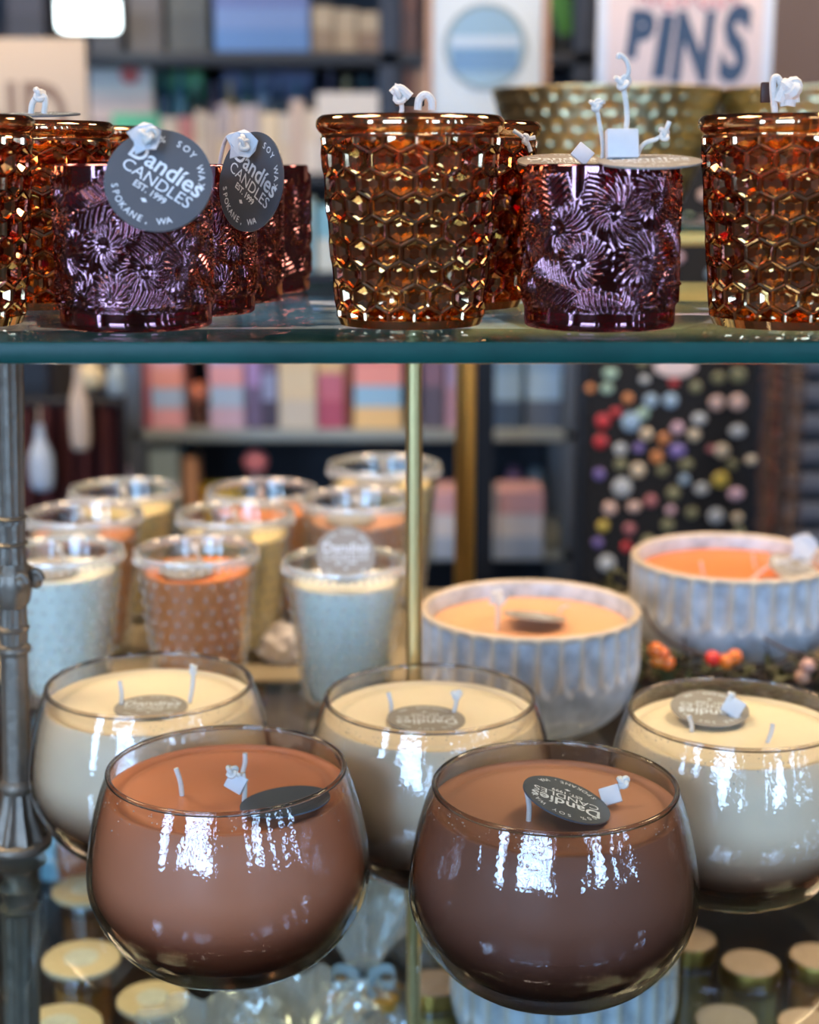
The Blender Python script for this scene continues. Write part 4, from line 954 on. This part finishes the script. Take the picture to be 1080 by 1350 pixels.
# round emblem sign
Dm = 2.68
t, x0, x1, hh = sign_card('sign', 'pale sign with a blue round emblem left of the hammered brass bowl', 570, 712, -50, 235, Dm, (206, 220, 228))
tb2 = zat(235, Dm)
cx_, cz_ = xat(640, Dm, 60)-t.location.x, zat(62, Dm)-t.location.z; R_ = .068
MB().disc(R_, .003, 48, Matrix.Translation((cx_, -.001, cz_)) @ Matrix.Rotation(PI/2, 4, 'X')).obj('round_emblem', mat((146, 182, 206), .5), t)
b = MB(); b.v = []; 
vs = []; 
for k in range(64):
    a = 2*PI*k/64
    for rr, yy in ((R_, -.003), (R_*.9, -.003), (R_*.9, -.001), (R_, -.001)): vs.append((cx_+rr*math.cos(a), yy, cz_+rr*math.sin(a)))
fs = [(4*k+e_, 4*k+(e_+1) % 4, 4*((k+1) % 64)+(e_+1) % 4, 4*((k+1) % 64)+e_) for k in range(64) for e_ in range(4)]
b.add(vs, fs).obj('emblem_ring', mat((140, 156, 160), .5), t)
MB().box((cx_-R_*.8, -.0035, cz_-R_*.55), (cx_+R_*.8, -.0022, cz_-R_*.05)).obj('emblem_band', mat((110, 152, 192), .5), t)
MB().box((cx_-R_*.82, -.0035, cz_+R_*.0), (cx_+R_*.82, -.0022, cz_+R_*.25)).obj('emblem_band', mat((190, 210, 226), .5), t)
for q in (x0-.012, x1): MB().box((q, -.004, 0), (q+.012, .016, hh), .002).obj('frame_strip', mat((176, 140, 116), .5), t)
tb = empty('side_table', (t.location.x, Dm+.03, 0), 'slim dark pedestal under the pale round-emblem sign', 'pedestal'); 
MB().box((-.12, -.05, tb2-.02), (.12, .06, tb2-.0005), .002).obj('table_top', BLK, tb); MB().box((-.02, 0, .02), (.02, .04, tb2-.02)).obj('leg', BLK, tb); MB().box((-.1, -.05, 0), (.1, .09, .02)).obj('foot', BLK, tb)
# plant and yellow thing between signs
Dp = 3.80
t = empty('potted_plant', (xat(747, Dp, 90), Dp, highz[1]+.0003), 'green leafy plant in a dark pot on the top board between the signs', 'plant')
PT = .03; MB().lathe(prof([(0, 0), (.040, 0), (.048, .04), (.046, PT*.7), (.05, PT)], 4)+[(.045, PT), (0, PT-.02)], 24).obj('flower_pot', mat((40, 40, 34), .5), t)
o = MB().lathe(prof([(0, 0), (.040, 0), (.052, .06), (.046, .13), (.05, .17)], 4)+[(.045, .17), (0, .15)], 24).obj('yellow_vase', mat((196, 176, 60), .5), None, (xat(752, Dp, 100), Dp, highz[0]+.0003)); tag(o, 'mottled yellow vase below the green plant, between the two signs', 'vase')
b = MB()
for i in range(7):
    a = i*.9; ln = .17+.03*math.sin(i*2); vs = []; fs = []
    for k in range(9):
        s_ = k/8; c = Vector((math.cos(a)*.02*s_*2.2+.01*math.sin(i)*s_, math.sin(a)*.02*s_, .0+PT-.02+ln*s_)); w_ = .016*math.sin(PI*min(.97, s_*.9+.08))
        sd = Vector((-math.sin(a), math.cos(a), 0)) if i % 2 else Vector((1, 0, 0)); vs += [c-sd*w_, c+Vector((0, .002, 0)), c+sd*w_, c-Vector((0, .002, 0))]
    for k in range(8):
        for e_ in range(4): fs.append((4*k+e_, 4*k+(e_+1) % 4, 4*k+4+(e_+1) % 4, 4*k+4+e_))
    b.add(vs, fs)
b.obj('leaves', mat((88, 150, 30), .45), t)

# ------------------------------------------------------------------ pin display board and PINS sign
DP = 2.3
bx0, bx1 = xat(770, DP, 600), xat(996, DP, 600); bz0, bz1 = .25, zat(118, DP)
t = empty('pin_board', ((bx0+bx1)/2, DP, 0), 'black display board covered with small round pins', 'display board'); cx = t.location.x
MB().box((bx0-cx, 0, bz0), (bx1-cx, .03, bz1), .003).obj('black_panel', mat((12, 14, 20), .8, name='black_felt', bump=.3, scale=300), t)
for s_ in (bx0-cx-.012, bx1-cx): MB().box((s_, -.004, 0), (s_+.012, .034, bz1), .002).obj('side_rail', BLK, t)
MB().box((bx0-cx, -.005, 0), (bx1-cx, .2, .02), .002).obj('foot', BLK, t)
t2 = empty('sign', (cx, DP+.005, bz1+.0005), 'white and pink sign reading PINS in big slanted dark blue letters', 'sign')
sx0, sx1 = xat(792, DP, 60)-cx, xat(1016, DP, 60)-cx; sh = zat(-30, DP)-bz1
MB().box((sx0, 0, 0), (sx1, .012, sh), .002).obj('board', mat((222, 204, 200), .6), t2)
for q in (sx0-.004, sx1-.010): MB().box((q, -.002, 0), (q+.014, .014, sh), .001).obj('edge_strip', mat((214, 222, 232), .5), t2)
b = MB(); lx = (xat(822, DP, 60)+xat(990, DP, 60))/2-cx
for ch, px, py, sz in (('P', 841, 72, .080), ('I', 871, 98, .110), ('N', 911, 104, .126), ('S', 966, 103, .136)):
    M_ = Matrix.Translation((xat(px, DP, 60)-cx, -.0012, zat(py, DP)-bz1)) @ Matrix.Rotation(PI/2, 4, 'X') @ Matrix.Rotation(-.02, 4, 'Z'); add_text(b, ch, sz, M_, .0060, 'CENTER', {'P': .8, 'I': .9, 'N': .58, 'S': .60}[ch], .12)
b.obj('lettering', mat((52, 76, 104), .6), t2)
b = MB(); zz_ = zat(2, DP)-bz1; b.tube([(lx-.07+.0035*k, -.002, zz_+.008*math.sin(k*.9)+.004*math.sin(k*.37)) for k in range(41)], .0022, 6).obj('pink_script', mat((214, 150, 160), .6), t2)
pc = {'pale grey': (196, 204, 208), 'cream': (222, 208, 180), 'mint green': (170, 204, 184), 'red': (206, 56, 60), 'sky blue': (160, 190, 214), 'orange': (222, 146, 86), 'violet': (136, 120, 190), 'yellow': (220, 196, 90), 'pink': (220, 186, 200), 'dusty rose': (190, 120, 124), 'olive': (140, 140, 104), 'blush': (226, 196, 184)}
keys = list(pc); rnd = random.Random(21)
fixed = [(805, 492, 'mint green', 13), (800, 512, 'mint green', 11), (778, 512, 'orange', 8), (828, 525, 'orange', 9), (795, 555, 'red', 13), (812, 543, 'red', 10), (792, 582, 'red', 12), (832, 556, 'sky blue', 17), (848, 545, 'mint green', 11), (858, 528, 'sky blue', 12), (884, 528, 'sky blue', 13), (852, 572, 'cream', 11), (875, 578, 'orange', 10), (893, 594, 'violet', 15), (866, 602, 'orange', 11), (842, 590, 'violet', 9), (915, 573, 'cream', 11), (922, 552, 'pale grey', 13), (945, 531, 'blush', 13), (972, 530, 'blush', 14), (917, 510, 'olive', 10), (972, 568, 'pale grey', 14), (952, 594, 'cream', 13), (938, 592, 'dusty rose', 8), (990, 606, 'cream', 10), (947, 498, 'olive', 12), (973, 494, 'olive', 14), (841, 620, 'cream', 13), (820, 642, 'pale grey', 17), (790, 625, 'violet', 10), (950, 632, 'yellow', 14), (970, 651, 'pink', 14), (925, 644, 'pale grey', 13), (944, 680, 'pale grey', 14), (804, 670, 'blush', 12), (836, 668, 'blush', 12), (858, 660, 'dusty rose', 11), (795, 693, 'yellow', 10), (830, 697, 'dusty rose', 10), (888, 650, 'olive', 12), (912, 676, 'olive', 10), (800, 742, 'pale grey', 15), (788, 715, 'violet', 9), (880, 692, 'olive', 11), (905, 612, 'olive', 12), (818, 592, 'pale grey', 11), (818, 612, 'olive', 11), (850, 500, 'pale grey', 9), (873, 620, 'olive', 9), (902, 632, 'sky blue', 9), (855, 715, 'olive', 13), (972, 682, 'cream', 10), (975, 700, 'olive', 9), (965, 612, 'olive', 9), (884, 672, 'pink', 9)]
pins = list(fixed); tries = 0
while len(pins) < 118 and tries < 4000:
    tries += 1; q = (rnd.uniform(782, 984), rnd.choice((rnd.uniform(250, 480), rnd.uniform(480, 860))), rnd.choice(keys), rnd.uniform(7, 11))
    if all(math.hypot(q[0]-a[0], q[1]-a[1]) > (q[3]+a[3])*1.02 for a in pins): pins.append(q)
pmesh = {}
for px, py, kk, r in pins:
    if kk not in pmesh:
        pmesh[kk] = MB().lathe([(0, 0), (.96, 0), (1, .12), (.92, .25), (.6, .33), (0, .36)], 20).mesh('pin', [mat(pc[kk], .3, coat=.4)], True, 50)
    p = spot(px, py, DP); o = link('badge_pin', pmesh[kk], None, None, (p.x, DP-.0003, p.z)); rr = r*.75*DP/F; o.scale = (rr, rr*rnd.choice((1, 1, .8)), .010); o.rotation_euler = (PI/2, rnd.uniform(0, 3) if False else 0, 0)
    side = 'lower' if py > 620 else ('upper' if py < 480 else 'middle')
    tag(o, 'small round %s pin on the %s part of the black display board' % (kk, side), 'pin', 'small round pins on the black display board')
p = spot(890, 483, DP); o = MB().lathe([(0, 0), (.96, 0), (1, .12), (.92, .25), (0, .3)], 28).obj('large_badge', mat((232, 214, 210), .4), None, (p.x, DP-.0003, p.z)); o.scale = (.031, .016, .012); o.rotation_euler = (PI/2, 0, 0); tag(o, 'large pale oval badge right under the glass shelf edge on the black board', 'badge')
# bead strands
DN = 2.15; xa, xb = xat(998, DN, 600), xat(1056, DN, 600)
t = empty('necklace_rack', ((xa+xb)/2, DN+.03, 0), 'dark rack holding the hanging brown bead strands', 'rack'); zt_ = zat(300, DN)
MB().tube([(0, 0, 0), (0, 0, zt_)], .010, 12).obj('rack_pole', BLK, t); MB().tube([(xa-(xa+xb)/2, -.03, zt_), (xb+.005-(xa+xb)/2, -.03, zt_)], .006, 10).tube([(0, -.03, zt_), (0, 0, zt_)], .006, 8).obj('rack_bar', BLK, t); MB().box((-.03, -.09, 0), (.03, .05, .015), .002).obj('rack_foot', BLK, t)
bcs = [(74, 48, 34), (96, 70, 46), (110, 60, 40), (84, 72, 60), (70, 44, 30), (120, 92, 66), (66, 50, 42)]
for i in range(7):
    x = xa+(xb-xa)*(i+.5)/7; b = MB(); L = rnd.uniform(.50, .62); k = 0; z = 0
    while z < L:
        r = rnd.uniform(.003, .0062); b.ball((rnd.uniform(-.002, .002), rnd.uniform(-.004, .001), -z-.006), r, 1); z += r*1.8
    b.tube([(0, 0, .0), (0, 0, -L)], .001, 5)
    o = b.obj('bead_strand', mat(bcs[i], .4), None, (x, DN-.010, zt_-.006)); tag(o, 'hanging strand of brown beads right of the black pin board', 'necklace', 'brown bead strands on the rack')
# grey slats far right
t = empty('slatted_panel', (xat(1130, 2.6, 600), 2.6, 0), 'grey slatted panel at the right edge behind the bead strands', 'panel')
MB().box((-.12, .01, 0), (.12, .03, 1.5)).obj('backing', mat((40, 42, 50), .6), t)
b = MB()
for k in range(30): b.box((-.12, -.01, .02+k*.05), (.12, .01, .05+k*.05), .002)
b.obj('slats', mat((98, 104, 118), .5), t)
b = MB().box((-.16, .03, zat(110, 2.9)), (.22, .05, 2.1)); o = b.obj('wooden_screen', mat((104, 84, 72), .5, bump=.2, scale=10), None, (xat(1095, 2.9, 60), 2.9, 0)); tag(o, 'dull brown wooden screen right of the PINS sign', 'screen')
for v in o.data.vertices: 
    if v.co.z < 1.8: v.co.z = 0

# ------------------------------------------------------------------ left background: maroon drape, hanging bits
Dc = 2.5; b = MB(); vs = []; fs = []; n = 60
x0, x1 = xat(-60, Dc), xat(160, Dc); zt_ = zat(535, Dc)
for k in range(n+1):
    x = x0+(x1-x0)*k/n; y = Dc+.02*math.sin(k*.9)+.008*math.sin(k*2.3)
    vs += [(x, y, 0.02), (x, y, zt_), (x, y+.004, zt_), (x, y+.004, .02)]
for k in range(n):
    for e_ in range(4): fs.append((4*k+e_, 4*k+(e_+1) % 4, 4*k+4+(e_+1) % 4, 4*k+4+e_))
cc = Vector(((x0+x1)/2, Dc, 0)); t = empty('draped_rail', cc, 'maroon cloth draped from a dark rail at the left behind the ornate post', 'drape')
b.add([Vector(v)-cc for v in vs], fs).obj('maroon_cloth', mat((78, 34, 36), .8, name='maroon_cloth', bump=.3), t); MB().tube([(x0-cc.x, 0, zt_+.006), (x1-cc.x, 0, zt_+.006)], .008, 8).tube([(x0-cc.x+.01, .05, 0), (x0-cc.x+.01, .05, zt_+.006), (x0-cc.x+.01, 0, zt_+.006)], .008, 8).tube([(x1-cc.x-.01, .05, 0), (x1-cc.x-.01, .05, zt_+.006), (x1-cc.x-.01, 0, zt_+.006)], .008, 8).obj('rail', BLK, t)
def hang(px, py0, py1, D, wpx, c, label, name='hanging_tag', top=535):
    p0, p1 = spot(px, py0, D), spot(px, py1, D); t = empty(name, (p0.x, D, p1.z), label, 'ornament'); h_ = p0.z-p1.z; r = wpx/2*D/F
    MB().lathe(prof([(0, 0), (r*.8, .002), (r, h_*.3), (r*.9, h_*.55), (r*.4, h_*.8), (r*.3, h_)], 4), 20).obj('body', mat(c, .5), t)
    MB().tube([(0, 0, h_*.98), (0, 0, max(h_+.002, zat(top, D)-p1.z))], .0015, 6).obj('cord', mat((190, 180, 160), .7), t)
hang(52, 560, 645, 2.42, 34, (170, 186, 204), 'pale blue tapered ornament hanging against the maroon cloth')
hang(102, 480, 592, 2.42, 28, (186, 170, 154), 'long cream tassel hanging right of the pale blue ornament', top=478)
hang(118, 470, 512, 2.55, 40, (200, 186, 150), 'cream shell ornament high beside the long tassel', top=460)
hang(152, 470, 522, 2.7, 26, (150, 176, 196), 'pale blue bottle ornament beside the steel upright', top=460)
goods('dark_crate', 'crate', 'tall dark crate at the left behind the hanging tassel', -60, 128, 474, 534, 2.88, .06, [(50, 46, 44), (62, 56, 50)], 0)

# ------------------------------------------------------------------ world, camera, view
wd = bpy.data.worlds.new('world'); scn.world = wd; wd.use_nodes = True
wd.node_tree.nodes['Background'].inputs[0].default_value = (.7, .8, 1, 1); wd.node_tree.nodes['Background'].inputs[1].default_value = .3
cam = bpy.data.cameras.new('camera'); co = bpy.data.objects.new('camera', cam); COL.objects.link(co)
co.location = (0, 0, CH); co.rotation_euler = (PI/2-TH, 0, 0)
cam.sensor_fit = 'HORIZONTAL'; cam.sensor_width = 36; cam.lens = F/1080*36; cam.clip_start = .01
cam.dof.use_dof = True; cam.dof.focus_distance = .675; cam.dof.aperture_fstop = 8.8
scn.camera = co
vs_ = scn.view_settings; scn.display_settings.display_device = 'sRGB'
vs_.view_transform = 'Standard'; vs_.look = 'None'; vs_.exposure = 0.33; vs_.gamma = 1; vs_.use_curve_mapping = False
